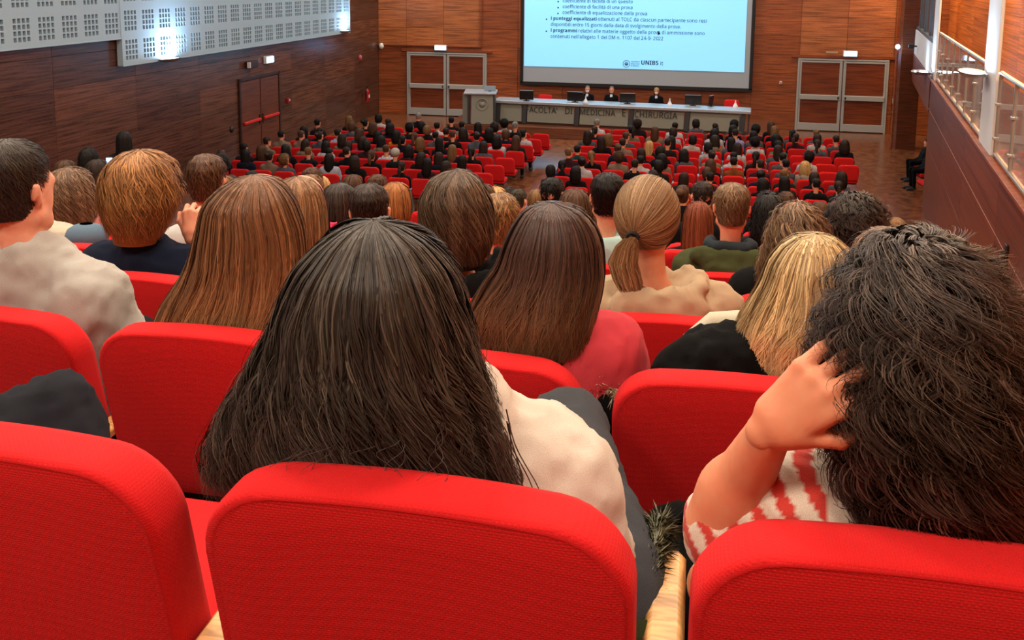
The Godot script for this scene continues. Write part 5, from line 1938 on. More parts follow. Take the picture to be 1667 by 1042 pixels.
func knees_at_left() -> void:
	# a person whose seat is just left of the frame: one leg crossed over towards the right
	var f := Field.new()
	f.cell = 0.014
	f.noise = fold_noise
	f.amp = 0.009
	f.stretch = Vector3(12, 10, 12)
	f.cap(Vector3(0.04, 0.55, -0.32), Vector3(0.22, 0.59, -0.6), 0.1, 0.078, 0.04)
	f.cap(Vector3(0.22, 0.59, -0.6), Vector3(0.4, 0.45, -0.5), 0.078, 0.058, 0.03)
	f.cap(Vector3(-0.1, 0.54, -0.34), Vector3(-0.1, 0.54, -0.7), 0.09, 0.064, 0.04)
	f.cap(Vector3(-0.1, 0.54, -0.7), Vector3(-0.1, 0.1, -0.66), 0.06, 0.042, 0.03)
	f.cap(Vector3(-0.06, 0.54, -0.32), Vector3(0.06, 0.54, -0.32), 0.1, 0.1, 0.04)
	var m := MB.new()
	f.run(m)
	put_chair(chair_near, Vector3(-1.44, row_y(1), row_z(1)), "red fabric chair at the far left edge of the nearest row", "red chairs of the raked rows")
	var p := person("person in dark jeans whose crossed knee shows at the left edge", Vector3(-1.44, row_y(1), row_z(1)), "audience in the raked rows", {"fine": true, "hair": near_short("short", DARK_HAIR, 181), "hair_follows": true, "legs": false, "color": Color(0.1, 0.11, 0.13)})
	part("jeans", m.mesh(), cloth(Color(0.15, 0.16, 0.19), 40.0, 0.8), p)


# strands combed over an egg-shaped head towards one point, and the tail that leaves it
func combed(c: Vector3, r: Vector3, tie: Vector3, tail: Array, cols: Array, n: int, n_tail: int, sd: int) -> ArrayMesh:
	var rng := RandomNumberGenerator.new()
	rng.seed = sd
	var mb := MB.new()
	var cap_f := Field.new()
	cap_f.cell = 0.009
	cap_f.ell(c, r * 0.97, 0.01)
	cap_f.cut(c + Vector3(0, -r.y * 0.55, -r.z * 0.9), Vector3(r.x * 1.05, r.y * 0.95, r.z * 0.75), 0.01)
	cap_f.run(mb)
	for k in mb.v.size():
		mb.c.append(cols[0] * 0.7)
	var td := ((tie - c) / r).normalized()
	for s in n:
		var d := Vector3(rng.randfn(), rng.randfn(), rng.randfn()).normalized()
		if d.z < -0.25 and d.y < 0.35:
			continue
		if d.y < -0.75:
			continue
		var col: Color = cols[rng.randi() % cols.size()] * rng.randf_range(0.7, 1.3)
		var lay := rng.randf_range(0.985, 1.02)
		var seg := 14
		var w := rng.randf_range(0.0018, 0.0032)
		var k0 := mb.v.size()
		for q in seg + 1:
			var u := float(q) / seg
			var e := d.slerp(td, u)
			var p := c + e * r * (lay + 0.012 * sin(u * PI))
			var nn := (e / r).normalized()
			var nxt := d.slerp(td, minf(u + 0.05, 1.05))
			var tg := ((nxt - e) * r)
			var tx := tg.cross(nn).normalized()
			for sgn in [-1.0, 1.0]:
				mb.v.append(p + tx * w * 0.5 * sgn)
				mb.n.append((nn + tx * 0.5 * sgn).normalized())
				mb.c.append(col)
		for q in seg:
			var b := k0 + q * 2
			for t in [b, b + 2, b + 1, b + 1, b + 2, b + 3]:
				mb.i.append(t)
	for s in n_tail:
		var a := rng.randf() * TAU
		var rad := sqrt(rng.randf())
		var col: Color = cols[rng.randi() % cols.size()] * rng.randf_range(0.7, 1.35)
		var ph := rng.randf() * TAU
		var stop := rng.randf_range(0.75, 1.0)
		var seg := 14
		var k0 := mb.v.size()
		var w := rng.randf_range(0.002, 0.0036)
		for q in seg + 1:
			var u := float(q) / seg * stop
			var f := u * (tail.size() - 1)
			var i0 := mini(int(f), tail.size() - 2)
			var base: Vector3 = tail[i0][0].lerp(tail[i0 + 1][0], f - i0)
			var wide: float = lerpf(tail[i0][1], tail[i0 + 1][1], f - i0)
			var dir := Vector3(cos(a), 0, sin(a) * 0.6)
			var p := base + dir * rad * wide + Vector3(0.003 * sin(ph + u * 9.0), 0, 0)
			var nn := (dir + Vector3(0, 0, 0.6)).normalized()
			var tx := nn.cross(Vector3.UP).normalized()
			for sgn in [1.0, -1.0]:
				mb.v.append(p + tx * w * 0.5 * sgn)
				mb.n.append((nn + tx * 0.5 * sgn).normalized())
				mb.c.append(col)
		for q in seg:
			var b := k0 + q * 2
			for t in [b, b + 1, b + 2, b + 1, b + 3, b + 2]:
				mb.i.append(t)
	return mb.mesh()


func ponytail_in_beige(group: String) -> void:
	var x := -0.09
	var cols := [Color(0.21, 0.12, 0.055), Color(0.27, 0.165, 0.08), Color(0.15, 0.08, 0.036)]
	var c := Vector3(-0.04, 1.132, -0.235)
	var tie := Vector3(-0.075, 1.085, -0.128)
	var tail := [[tie, 0.014], [Vector3(-0.09, 1.06, -0.1), 0.034], [Vector3(-0.1, 1.01, -0.1), 0.044], [Vector3(-0.085, 0.95, -0.12), 0.042], [Vector3(-0.07, 0.9, -0.13), 0.03]]
	var hair := combed(c, Vector3(0.1, 0.116, 0.118), tie, tail, cols, 2600, 1100, 161)
	var p := person("person in a beige hooded sweatshirt with light-brown hair in a low ponytail", Vector3(x, row_y(3), row_z(3)), group, {"fine": true, "hair": hair, "head": Vector3(-0.04, 0.035, 0.0), "head_turn": -0.3, "cloth": cloth(Color(0.78, 0.68, 0.55), 30.0, 0.5), "top": top_mesh({"puff": 0.018, "hood": 1.25, "fold": 0.014, "cell": 0.014, "wide": 0.165, "lean": 0.01, "collar": false}), "wear": "hoodie"})
	var ring := []
	for k in 12:
		ring.append(tie + Vector3(0.016 * cos(TAU * k / 12), 0.012 * sin(TAU * k / 12), 0.006))
	part("hair_tie", tube_mesh(ring, [0.006], 6, true), flat(Color(0.03, 0.025, 0.025), 0.8), p)


func parka_in_green(group: String) -> void:
	var rows := [[1.222, 0, 0.004], [1.214, 0, 0.04], [1.195, 0, 0.067], [1.16, 0, 0.083], [1.12, 0, 0.082], [1.085, 0, 0.074], [1.055, 0, 0.066], [1.025, 0, 0.055]]
	var hair := hair_mesh(rows, -0.115, {"colors": [Color(0.15, 0.085, 0.042), Color(0.22, 0.13, 0.068), Color(0.1, 0.056, 0.03)], "n": 3000, "seg": 8, "width": 0.0035, "reach": 0.28, "start": 0.8, "wave": 0.004, "flare": 0.03, "face": 1.2, "stray": 0.5, "low_roots": 0.8, "seed": 171, "lay1": 1.03, "lock": 0.05, "cap_low": 1.075})
	var p := person("person in an olive-green hooded parka with short brown hair", Vector3(0.19, row_y(5), row_z(5)), group, {"fine": true, "hair": hair, "hair_follows": true, "head": Vector3(0.0, 0.04, 0), "skin": Color(0.86, 0.56, 0.44), "cloth": cloth(Color(0.27, 0.29, 0.17), 26.0, 0.8), "top": top_mesh({"puff": 0.028, "fold": 0.014, "wide": 0.17, "cell": 0.015, "collar": false, "extra": [[Vector3(-0.14, 0.925, -0.16), Vector3(0.14, 0.925, -0.16), 0.04, 0.04, 0.03], [Vector3(-0.07, 0.87, -0.13), Vector3(0.07, 0.87, -0.13), 0.045, 0.045, 0.05], [Vector3(-0.02, 0.82, -0.12), Vector3(0.02, 0.82, -0.12), 0.04, 0.04, 0.04]]}), "wear": "parka"})
	var cf := Field.new()
	cf.cell = 0.011
	cf.noise = fold_noise
	cf.amp = 0.005
	var pts := [Vector3(-0.09, 0.96, -0.3), Vector3(-0.1, 0.965, -0.22), Vector3(-0.06, 0.97, -0.165), Vector3(0.06, 0.97, -0.165), Vector3(0.1, 0.965, -0.22), Vector3(0.09, 0.96, -0.3)]
	for k in pts.size() - 1:
		cf.cap(pts[k], pts[k + 1], 0.026, 0.026, 0.01)
	var cm := MB.new()
	cf.run(cm)
	part("collar", cm.mesh(), cloth(Color(0.17, 0.2, 0.22), 26.0), p)


const BLACK_HAIR := Color(0.09, 0.075, 0.07)
const DARK_HAIR := Color(0.17, 0.12, 0.095)
const BROWN_HAIR := Color(0.31, 0.21, 0.145)
const LIGHT_HAIR := Color(0.47, 0.34, 0.21)
const BLOND_HAIR := Color(0.78, 0.62, 0.4)
const RED_HAIR := Color(0.5, 0.24, 0.14)
const GREY_HAIR := Color(0.55, 0.53, 0.5)


func build_middle_people() -> void:
	var group := "audience in the raked rows"
	# [row, x, hair, tint, clothes, kind, head height, label]
	var dark := Color(0.06, 0.06, 0.065)
	var list := [
		[4, -2.06, "short", BROWN_HAIR, Color(0.82, 0.82, 0.8), "plain", 1.25, "person in a pale T-shirt with short brown hair, ear showing, behind the auburn head"],
		[4, -1.31, "short", DARK_HAIR, Color(0.35, 0.33, 0.3), "plain", 1.16, "person with tousled short dark brown hair beside the pink-capped bottle"],
		[4, -0.75, "short", LIGHT_HAIR, Color(0.12, 0.12, 0.13), "plain", 1.15, "person with shaggy dark-blond short hair left of the dark head in pink"],
		[5, -0.4, "short", BLACK_HAIR, Color(0.68, 0.8, 0.78), "hoodie", 1.27, "person in a pale mint hoodie with short dark curly hair"],
		[5, -1.78, "bob", DARK_HAIR, dark, "plain", 1.15, "person with dark brown hair right behind the pink-capped bottle"],
		[6, -1.75, "bob", Color(0.6, 0.38, 0.2), dark, "plain", 1.17, "person with ginger-blond bobbed hair behind the tousled dark head"],
		[6, -0.66, "bob", BROWN_HAIR, dark, "plain", 1.19, "person with smooth mid-brown hair left of the mint hoodie"],
		[7, -0.92, "short", BLACK_HAIR, dark, "plain", 1.26, "person with neat short black hair and raised hand near the aisle end"],
		[7, 0.05, "long", RED_HAIR, dark, "plain", 1.15, "person with long copper-red hair left of the green parka"],
		[7, 0.5, "wavy", BLACK_HAIR, dark, "jacket", 1.23, "person with black hair and dark clothes right of the green parka"],
		[6, -2.3, "short", LIGHT_HAIR, dark, "plain", 1.19, "person with light brown hair between chestnut and straight brown heads"],
		[8, -3.0, "short", BROWN_HAIR, dark, "plain", 1.25, "person with cropped brown hair, forehead showing, above the chestnut head"],
		[9, -3.28, "long", BLOND_HAIR, dark, "plain", 1.18, "person with pale straight blond hair above the straight brown head"],
		[7, -2.95, "bob", LIGHT_HAIR, dark, "plain", 1.16, "person with brown-blond bob over the top of the chestnut head"],
		[8, -3.78, "bob", LIGHT_HAIR, dark, "plain", 1.14, "person with dark-blond hair right of the pale T-shirt"],
		[9, -2.97, "long", BROWN_HAIR, dark, "plain", 1.21, "person with brown hair, left of a pair above the bottle"],
		[8, -2.45, "short", BROWN_HAIR, dark, "plain", 1.22, "person with brown cropped hair, right of a pair above the bottle"],
		[7, -1.4, "bob", BROWN_HAIR, dark, "plain", 1.19, "person with brown hair right of the wavy dark head"],
		[9, -1.66, "bob", BLOND_HAIR, dark, "plain", 1.17, "person with blond hair seen between two brown heads at centre"],
		[10, -1.62, "short", Color(0.22, 0.2, 0.14), Color(0.2, 0.24, 0.16), "plain", 1.16, "person with dark hair in an olive top near the aisle"],
		[9, -1.3, "tail", LIGHT_HAIR, dark, "plain", 1.17, "person with light brown hair tied back, near the aisle"],
		[8, 0.08, "short", DARK_HAIR, dark, "plain", 1.3, "person with short dark hair rising behind the copper-red head"],
		[9, 0.22, "bob", BROWN_HAIR, dark, "plain", 1.23, "person with brown hair close to the green parka's head"],
		[11, 0.92, "short", BROWN_HAIR, dark, "plain", 1.28, "person with round brown head between black hair and frizzy hair"],
		[12, 0.8, "curly", DARK_HAIR, dark, "plain", 1.26, "person with dark curly head above the black-haired one"],
		[11, -0.3, "short", BROWN_HAIR, dark, "plain", 1.2, "person with brown head right of the ponytail"],
		[13, -0.1, "bun", BROWN_HAIR, dark, "plain", 1.31, "person with brown hair in a knot above the ponytail"],
		[9, 1.6, "bob", LIGHT_HAIR, dark, "plain", 1.1, "person with fair hair behind the thick curly head at right"],
		[8, -4.94, "bob", DARK_HAIR, dark, "plain", 1.22, "person with dark brown hair left of the auburn head"],
		[9, -5.87, "bob", BROWN_HAIR, dark, "plain", 1.2, "person with brown hair above the crimped brown hair"],
		[6, -4.3, "long", DARK_HAIR, dark, "plain", 1.14, "person with long dark hair between crimped and auburn heads"],
		[11, -6.8, "wavy", BLACK_HAIR, dark, "jacket", 1.36, "person in black at the left looking at a lit phone"],
		[13, -7.45, "long", BLACK_HAIR, Color(0.1, 0.08, 0.09), "jacket", 1.64, "person in dark clothes sitting tallest against the left wall"],
		[13, -6.05, "curly", BLACK_HAIR, dark, "jacket", 1.38, "person with black curly hair at the left wall above the pale T-shirt"],
		[10, -4.6, "long", DARK_HAIR, dark, "plain", 1.14, "person with dark hair left of the row of empty red chairs at left"],
		[12, -5.2, "short", BLACK_HAIR, dark, "plain", 1.2, "person with short black hair farther behind the pale T-shirt"],
		[14, -5.4, "bob", DARK_HAIR, dark, "plain", 1.16, "person with dark bob in the last rows before the flat blocks at left"],
		[12, -2.9, "bob", DARK_HAIR, dark, "plain", 1.17, "person with dark bob above the pair of brown heads"],
		[13, -2.2, "wavy", DARK_HAIR, dark, "plain", 1.17, "person with wavy dark hair above the ginger-blond bob"],
		[12, 1.35, "bob", BROWN_HAIR, dark, "plain", 1.2, "person with brown bob above the frizzy brown hair"],
		[14, 0.5, "bob", DARK_HAIR, dark, "plain", 1.22, "person with dark bob above the green parka at right"],
		[15, 1.1, "short", BROWN_HAIR, dark, "plain", 1.22, "person with short brown hair before the red right-block chairs"],
		[14, -0.75, "short", DARK_HAIR, dark, "plain", 1.2, "person with short dark hair above the dark curly head"],
	]
	for p in list:
		var r: int = p[0]
		var at := Vector3(p[1], row_y(r) + (p[6] - 1.215), row_z(r))
		var o := {"hair": p[2], "tint": p[3], "color": p[4], "top": p[5], "fine": r <= 5, "head_turn": 0.25 * sin(p[1] * 9.0), "head_tilt": 0.08 * sin(p[1] * 23.0), "legs": r < 8}
		if r <= 5:
			o["hair"] = near_short(p[2], p[3], r * 10 + int(p[1] * 10.0))
			o["hair_follows"] = true
		person(p[7], at, group, o)
		if r > 5:
			put_chair(chair_far, Vector3(p[1], row_y(r), row_z(r)), brief("red chair of the " + p[7].get_slice(",", 0)), "red chairs of the raked rows")


# finer hair for people a few rows away
func near_short(style: String, tint: Color, sd: int) -> ArrayMesh:
	var l := tint.srgb_to_linear()
	var cols := [l, l * 1.5, l * 0.65]
	for k in 3:
		cols[k].a = 1.0
	if style == "short":
		var curly := tint == BLACK_HAIR
		return hair_mesh([[1.222, 0, 0.004], [1.214, 0, 0.04], [1.195, 0, 0.067], [1.16, 0, 0.083], [1.12, 0, 0.082], [1.085, 0, 0.074], [1.055, 0, 0.066], [1.025, 0, 0.055]], -0.116, {"colors": cols, "n": 1900, "seg": 9, "width": 0.005, "reach": 0.32, "start": 0.78, "wave": 0.01 if curly else 0.005, "curl": 0.006 if curly else 0.0, "freq": 20.0 if curly else 12.0, "flare": 0.04, "face": 1.25, "stray": 0.6, "low_roots": 0.8, "seed": sd, "lay1": 1.02, "cap_low": 1.07, "lump": 0.05 if curly else 0.02})
	return hair_mesh([[1.22, 0, 0.004], [1.21, 0, 0.046], [1.185, 0, 0.078], [1.13, 0, 0.098], [1.06, 0, 0.104], [1.0, 0, 0.098], [0.96, 0, 0.08]], -0.116, {"colors": cols, "n": 1600, "seg": 11, "width": 0.005, "wave": 0.004, "face": 1.7, "clumps": 60, "seed": sd})


func build_front_people() -> void:
	var rng := RandomNumberGenerator.new()
	rng.seed = 2022
	var styles := ["long", "long", "wavy", "wavy", "short", "short", "bun", "tail", "bob", "curly"]
	var tints := [BLACK_HAIR, BLACK_HAIR, BLACK_HAIR, BLACK_HAIR, BLACK_HAIR, DARK_HAIR, DARK_HAIR, DARK_HAIR, DARK_HAIR, BROWN_HAIR, BROWN_HAIR, LIGHT_HAIR]
	var tint_names := {BLACK_HAIR: "black", DARK_HAIR: "dark-brown", BROWN_HAIR: "brown", LIGHT_HAIR: "light-brown", BLOND_HAIR: "blond", GREY_HAIR: "grey"}
	var cloths := [[Color(0.05, 0.05, 0.06), "black"], [Color(0.05, 0.05, 0.06), "black"], [Color(0.08, 0.08, 0.1), "charcoal"], [Color(0.07, 0.09, 0.16), "navy"], [Color(0.2, 0.1, 0.12), "maroon"], [Color(0.13, 0.11, 0.1), "dark-brown"], [Color(0.3, 0.3, 0.31), "grey"], [Color(0.06, 0.06, 0.07), "black"], [Color(0.72, 0.72, 0.74), "white"], [Color(0.3, 0.32, 0.36), "slate"], [Color(0.5, 0.43, 0.36), "beige"]]
	var style_names := {"long": "long", "wavy": "wavy", "short": "short", "bun": "knotted", "tail": "tied-back", "bob": "bobbed", "curly": "curly", "cap": "covered"}
	# people who stand out: [left block, row, seat, hair, tint, clothes, colour word]
	var special := {
		"L 3 9": ["short", DARK_HAIR, Color(0.62, 0.72, 0.82), "pale-blue"], "L 4 7": ["wavy", DARK_HAIR, Color(0.2, 0.35, 0.62), "blue"], "L 3 6": ["wavy", BLACK_HAIR, Color(0.85, 0.5, 0.06), "mustard-yellow"],
		"L 0 9": ["bob", BLACK_HAIR, Color(0.7, 0.68, 0.66), "pale-grey"], "L 0 7": ["short", GREY_HAIR, Color(0.08, 0.08, 0.1), "black"], "L 0 5": ["short", BLACK_HAIR, Color(0.06, 0.06, 0.09), "dark"],
		"L 6 12": ["short", BLACK_HAIR, Color(0.6, 0.66, 0.7), "grey-blue"], "L 5 11": ["short", DARK_HAIR, Color(0.45, 0.4, 0.3), "khaki"], "L 2 5": ["bob", LIGHT_HAIR, Color(0.1, 0.09, 0.09), "black"], "L 4 4": ["wavy", LIGHT_HAIR, Color(0.08, 0.08, 0.08), "black"],
		"L 6 4": ["cap", GREY_HAIR, Color(0.1, 0.1, 0.1), "black"], "L 7 6": ["long", BLACK_HAIR, Color(0.68, 0.7, 0.74), "white"], "L 1 1": ["short", GREY_HAIR, Color(0.08, 0.07, 0.07), "black"], "L 5 8": ["long", BLACK_HAIR, Color(0.7, 0.73, 0.76), "pale-grey"],
		"R 4 3": ["long", BLOND_HAIR, Color(0.1, 0.1, 0.1), "black"], "R 3 9": ["long", BLACK_HAIR, Color(0.1, 0.5, 0.36), "green"], "R 2 7": ["short", DARK_HAIR, Color(0.58, 0.58, 0.78), "lilac"], "R 3 5": ["bob", BLACK_HAIR, Color(0.68, 0.68, 0.66), "white"],
		"R 6 7": ["short", BLACK_HAIR, Color(0.5, 0.28, 0.14), "rust-brown"], "R 6 10": ["wavy", BLOND_HAIR, Color(0.6, 0.55, 0.5), "beige"], "R 1 0": ["short", GREY_HAIR, Color(0.75, 0.76, 0.76), "white"], "R 2 4": ["bob", DARK_HAIR, Color(0.66, 0.67, 0.7), "white"], "R 4 6": ["bob", BLACK_HAIR, Color(0.64, 0.65, 0.66), "pale-grey"], "R 2 11": ["bob", DARK_HAIR, Color(0.64, 0.66, 0.66), "pale-grey"], "R 5 0": ["short", BLACK_HAIR, Color(0.1, 0.25, 0.24), "teal"],
	}
	var empty := {"L 0 0": 1, "L 0 1": 1, "L 0 3": 1, "L 0 4": 1, "L 0 6": 1, "L 0 8": 1, "L 1 0": 1, "L 5 0": 1, "R 0 1": 1, "R 0 3": 1, "R 0 4": 1, "R 0 6": 1, "R 0 8": 1, "R 0 10": 1, "R 0 11": 1, "R 0 12": 1, "R 1 12": 1, "R 4 12": 1, "R 5 11": 1, "R 6 11": 1}
	for left in [true, false]:
		for s in front_seats(left):
			var key := "%s %d %d" % ["L" if left else "R", s[0], s[1]]
			var roll := rng.randf()
			var st: String = styles[rng.randi() % styles.size()]
			var ti: Color = tints[rng.randi() % tints.size()]
			var cl: Array = cloths[rng.randi() % cloths.size()]
			var turn := rng.randf_range(-0.5, 0.5)
			var dy := rng.randf_range(-0.07, 0.05)
			var dx := rng.randf_range(-0.06, 0.06)
			var tilt := rng.randf_range(-0.06, 0.06)
			if empty.has(key):
				continue
			if special.has(key):
				var q: Array = special[key]
				st = q[0]
				ti = q[1]
				cl = [q[2], q[3]]
			elif roll > (0.78 if s[0] > 0 else 0.35):
				continue
			var where := "front row" if s[0] == 0 else "%s row" % ordinal(s[0])
			var look := "a pale cap" if st == "cap" else "%s %s hair" % [style_names[st], tint_names[ti]]
			var label := "person with %s, %s top, %s seat from aisle, %s, %s block" % [look, cl[1], ordinal(s[1]), where, "left" if left else "right"]
			person(label, s[2] + Vector3(dx, dy, 0), "audience in the front blocks", {"hair": st, "tint": ti, "color": cl[0], "top": ["plain", "jacket", "hoodie"][rng.randi() % 3], "head_turn": turn, "tilt": tilt, "legs": s[1] == 0, "scale": 1.06, "hair_scale": Vector3(1.08, 1.03, 1.06)})
	person("person in black seated sideways under the gallery, hand raised to the face", Vector3(6.62, 0.0, -27.0), "audience in the front blocks", {"hair": "bob", "tint": BLACK_HAIR, "color": Color(0.06, 0.06, 0.07), "top": "jacket", "turn": PI / 2 + 0.16, "trousers": Color(0.03, 0.03, 0.04)})
	person("person in black trousers seated sideways nearer under the gallery", Vector3(6.45, 0.0, -25.85), "audience in the front blocks", {"hair": "short", "tint": BLACK_HAIR, "color": Color(0.06, 0.06, 0.07), "top": "jacket", "turn": PI / 2 + 0.16, "trousers": Color(0.03, 0.03, 0.04)})


func build_panel() -> void:
	var y := 0.38
	var suits := [
		[-3.78, "person with grey hair, white mask and dark suit, leftmost behind the desk", GREY_HAIR, "short"],
		[-2.92, "person with grey hair in a dark suit, hand at chin, middle behind the desk", GREY_HAIR, "short"],
		[-1.34, "person with fair hair and white mask in a dark jacket, rightmost behind the desk", BLOND_HAIR, "long"],
	]
	for s in suits:
		var z: float = -32.95 - 0.055 * (s[0] + 2.6)
		put_chair(chair_far, Vector3(s[0], y, z), "red chair under the speaker sitting %s the desk" % s[1].get_slice(", ", s[1].count(", ")).replace(" the desk", ""), "red chairs behind the desk", PI)
		var p := person(s[1], Vector3(s[0], y + 0.12, z), "speakers at the desk", {"hair": s[3], "tint": s[2], "color": Color(0.035, 0.04, 0.055), "top": "jacket", "wear": "suit_jacket", "turn": PI, "legs": true})
		part("shirt_front", soft_pad(Vector3(0.09, 0.16, 0.03), 0.012), flat(Color(0.75, 0.78, 0.82), 0.8), p, Vector3(0, 0.86, -0.345), Basis(Vector3.RIGHT, 0.3))
		if s[0] != -2.92:
			part("face_mask", ball(Vector3(0.058, 0.05, 0.055), 14, 8), flat(Color(0.82, 0.84, 0.88), 0.8), p, Vector3(0, 1.03, -0.305))
		for e in [-1.0, 1.0]:
			part("eye", ball(Vector3(0.012, 0.008, 0.008), 8, 6), flat(Color(0.05, 0.04, 0.04), 0.3), p, Vector3(0.03 * e, 1.09, -0.345))
	for c in [[-5.98, "left of the screen at the left end"], [-5.32, "right of the screen at the left end"], [1.28, "near the right end"]]:
		put_chair(chair_far, Vector3(c[0], y + 0.08, -32.9 - 0.055 * (c[0] + 2.6)), "empty red chair behind the desk, %s" % c[1], "red chairs behind the desk", PI)


func build_small_things() -> void:
	# computer screens on the desk, seen from behind
	var black := flat(Color(0.03, 0.033, 0.04), 0.4)
	var k := 0
	for m in [[-5.84, 0.5, 0.1], [-4.12, 0.58, -0.12], [-2.3, 0.55, 0.1], [-0.06, 0.55, 0.05], [0.55, 0.3, 1.1]]:
		var z: float = -31.98 - 0.055 * (m[0] + 2.6)
		var t := thing("computer_monitor", "black monitor on the desk, %s from the left" % ordinal(k), "monitor", Vector3(m[0], 1.205, z), m[2], "monitors on the desk")
		part("case", soft_pad(Vector3(m[1], 0.33, 0.045), 0.012), black, t, Vector3(0, 0.2, 0), Basis(Vector3.RIGHT, 0.12))
		part("stand", soft_pad(Vector3(0.06, 0.16, 0.04), 0.008), black, t, Vector3(0, 0.08, 0.0))
		part("foot", soft_pad(Vector3(0.22, 0.02, 0.16), 0.006), black, t, Vector3(0, 0.01, 0))
		part("top_edge", soft_pad(Vector3(m[1] - 0.02, 0.02, 0.05), 0.006), flat(Color(0.4, 0.48, 0.52), 0.4), t, Vector3(0, 0.365, 0.02))
		k += 1
	k = 0
	for x in [-3.72, -0.84, 1.36]:
		var t := thing("desk_cone", "small white cone-shaped stand on the desk, %s from the left" % ordinal(k), "stand", Vector3(x, 1.205, -31.72 - 0.055 * (x + 2.6)), 0.0, "white cones on the desk")
		var mb := MB.new()
		mb.lathe([Vector2(0.0, 0.24), Vector2(0.02, 0.235), Vector2(0.025, 0.17), Vector2(0.05, 0.12), Vector2(0.085, 0.05), Vector2(0.09, 0.0), Vector2(0, 0)], 14)
		part("cone", mb.mesh(), flat(Color(0.85, 0.87, 0.9), 0.5), t)
		part("tip", ball(Vector3(0.025, 0.025, 0.025), 10, 6), flat(Color(0.7, 0.72, 0.75), 0.4), t, Vector3(0, 0.245, 0))
		k += 1
	# things among the near seats
	bottle(Vector3(-1.615, row_y(4) + 0.68, row_z(4) - 0.56))
	var f := Field.new()
	f.cell = 0.014
	f.noise = fold_noise
	f.amp = 0.012
	f.stretch = Vector3(12, 9, 12)
	f.cap(Vector3(-0.11, 0.8, -0.2), Vector3(0.05, 0.84, -0.2), 0.06, 0.075, 0.05)
	f.cap(Vector3(-0.02, 0.84, -0.2), Vector3(0.05, 0.6, -0.2), 0.08, 0.08, 0.05)
	var m := MB.new()
	f.run(m)
	var jk := thing("draped_jacket", "black jacket with a cream hood lining beside the blonde-haired person", "jacket", Vector3(0.1, row_y(2), row_z(2)))
	part("shell", m.mesh(), cloth(Color(0.035, 0.035, 0.036), 24.0), jk)
	part("lining", tube_mesh([Vector3(-0.1, 0.8, -0.245), Vector3(-0.085, 0.86, -0.26), Vector3(-0.04, 0.9, -0.27), Vector3(0.03, 0.91, -0.27), Vector3(0.08, 0.9, -0.26)], [0.02, 0.026, 0.028, 0.028, 0.02], 10), cloth(Color(0.82, 0.79, 0.7), 24.0), jk)
	# a dark coat with a pale fur collar hung by the pink sweater
	var ct := thing("fur_trimmed_coat", "black coat with a beige fur collar beside the pink sweater", "coat", Vector3(-0.14, row_y(2), row_z(2)))
	var cf := Field.new()
	cf.cell = 0.015
	cf.noise = fold_noise
	cf.amp = 0.012
	cf.cap(Vector3(-0.02, 0.7, -0.2), Vector3(0.02, 0.5, -0.3), 0.055, 0.075, 0.04)
	cf.cap(Vector3(0.02, 0.5, -0.3), Vector3(0.0, 0.46, -0.45), 0.08, 0.07, 0.04)
	var cm := MB.new()
	cf.run(cm)
	part("shell", cm.mesh(), cloth(Color(0.03, 0.03, 0.032), 24.0), ct)
	part("fur_collar", fur([Vector3(-0.06, 0.78, -0.2), Vector3(0.0, 0.755, -0.19), Vector3(0.045, 0.7, -0.19), Vector3(0.05, 0.64, -0.2)], 0.034, 1600, [Color(0.5, 0.38, 0.24), Color(0.7, 0.6, 0.44), Color(0.35, 0.25, 0.15)], 5), hair_mat(), ct)
	# black bag and olive coat on the floor side between the two nearest chairs
	var bag := thing("black_bag", "black bag between the cream sweater and the curly-haired person", "bag", Vector3(0.0, row_y(1), row_z(1)))
	var bf := Field.new()
	bf.cell = 0.014
	bf.noise = fold_noise
	bf.amp = 0.008
	bf.cap(Vector3(0.0, 0.5, -0.6), Vector3(0.02, 0.4, -0.58), 0.06, 0.08, 0.04)
	bf.cap(Vector3(0.0, 0.46, -0.5), Vector3(0.03, 0.42, -0.44), 0.07, 0.06, 0.04)
	var bm := MB.new()
	bf.run(bm)
	part("bag_body", bm.mesh(), cloth(Color(0.02, 0.02, 0.022), 30.0), bag)
	part("strap", tube_mesh([Vector3(0.0, 0.54, -0.58), Vector3(0.03, 0.6, -0.55), Vector3(0.05, 0.54, -0.5), Vector3(0.05, 0.44, -0.46)], [0.012]), flat(Color(0.02, 0.02, 0.02), 0.6), bag)
	var oc := thing("olive_coat", "olive-green coat with fuzzy trim between the two nearest chairs", "coat", Vector3(0.0, row_y(1), row_z(1)))
	var of := Field.new()
	of.cell = 0.012
	of.noise = fold_noise
	of.amp = 0.01
	of.cap(Vector3(-0.05, 0.58, -0.22), Vector3(-0.06, 0.3, -0.15), 0.032, 0.04, 0.03)
	of.cap(Vector3(-0.04, 0.58, -0.36), Vector3(-0.05, 0.42, -0.25), 0.034, 0.04, 0.04)
	var om := MB.new()
	of.run(om)
	part("shell", om.mesh(), cloth(Color(0.17, 0.19, 0.09), 26.0), oc)
	part("fuzzy_trim", fur([Vector3(-0.03, 0.64, -0.42), Vector3(-0.035, 0.625, -0.36), Vector3(-0.05, 0.6, -0.28)], 0.026, 1800, [Color(0.1, 0.1, 0.055), Color(0.17, 0.16, 0.09), Color(0.06, 0.06, 0.035)], 6), hair_mat(), oc)
	# a pale jacket and folded jeans on the seats at left
	var lj := thing("pale_jacket", "pale cream jacket lying on a chair behind the grey sweatshirt", "jacket", Vector3(-2.75, row_y(4), row_z(4)))
	var lf := Field.new()
	lf.cell = 0.018
	lf.noise = fold_noise
	lf.amp = 0.012
	lf.cap(Vector3(-0.2, 0.8, -0.25), Vector3(0.02, 0.82, -0.22), 0.09, 0.07, 0.05)
	lf.cap(Vector3(-0.1, 0.8, -0.25), Vector3(-0.1, 0.55, -0.25), 0.1, 0.1, 0.05)
	var lm := MB.new()
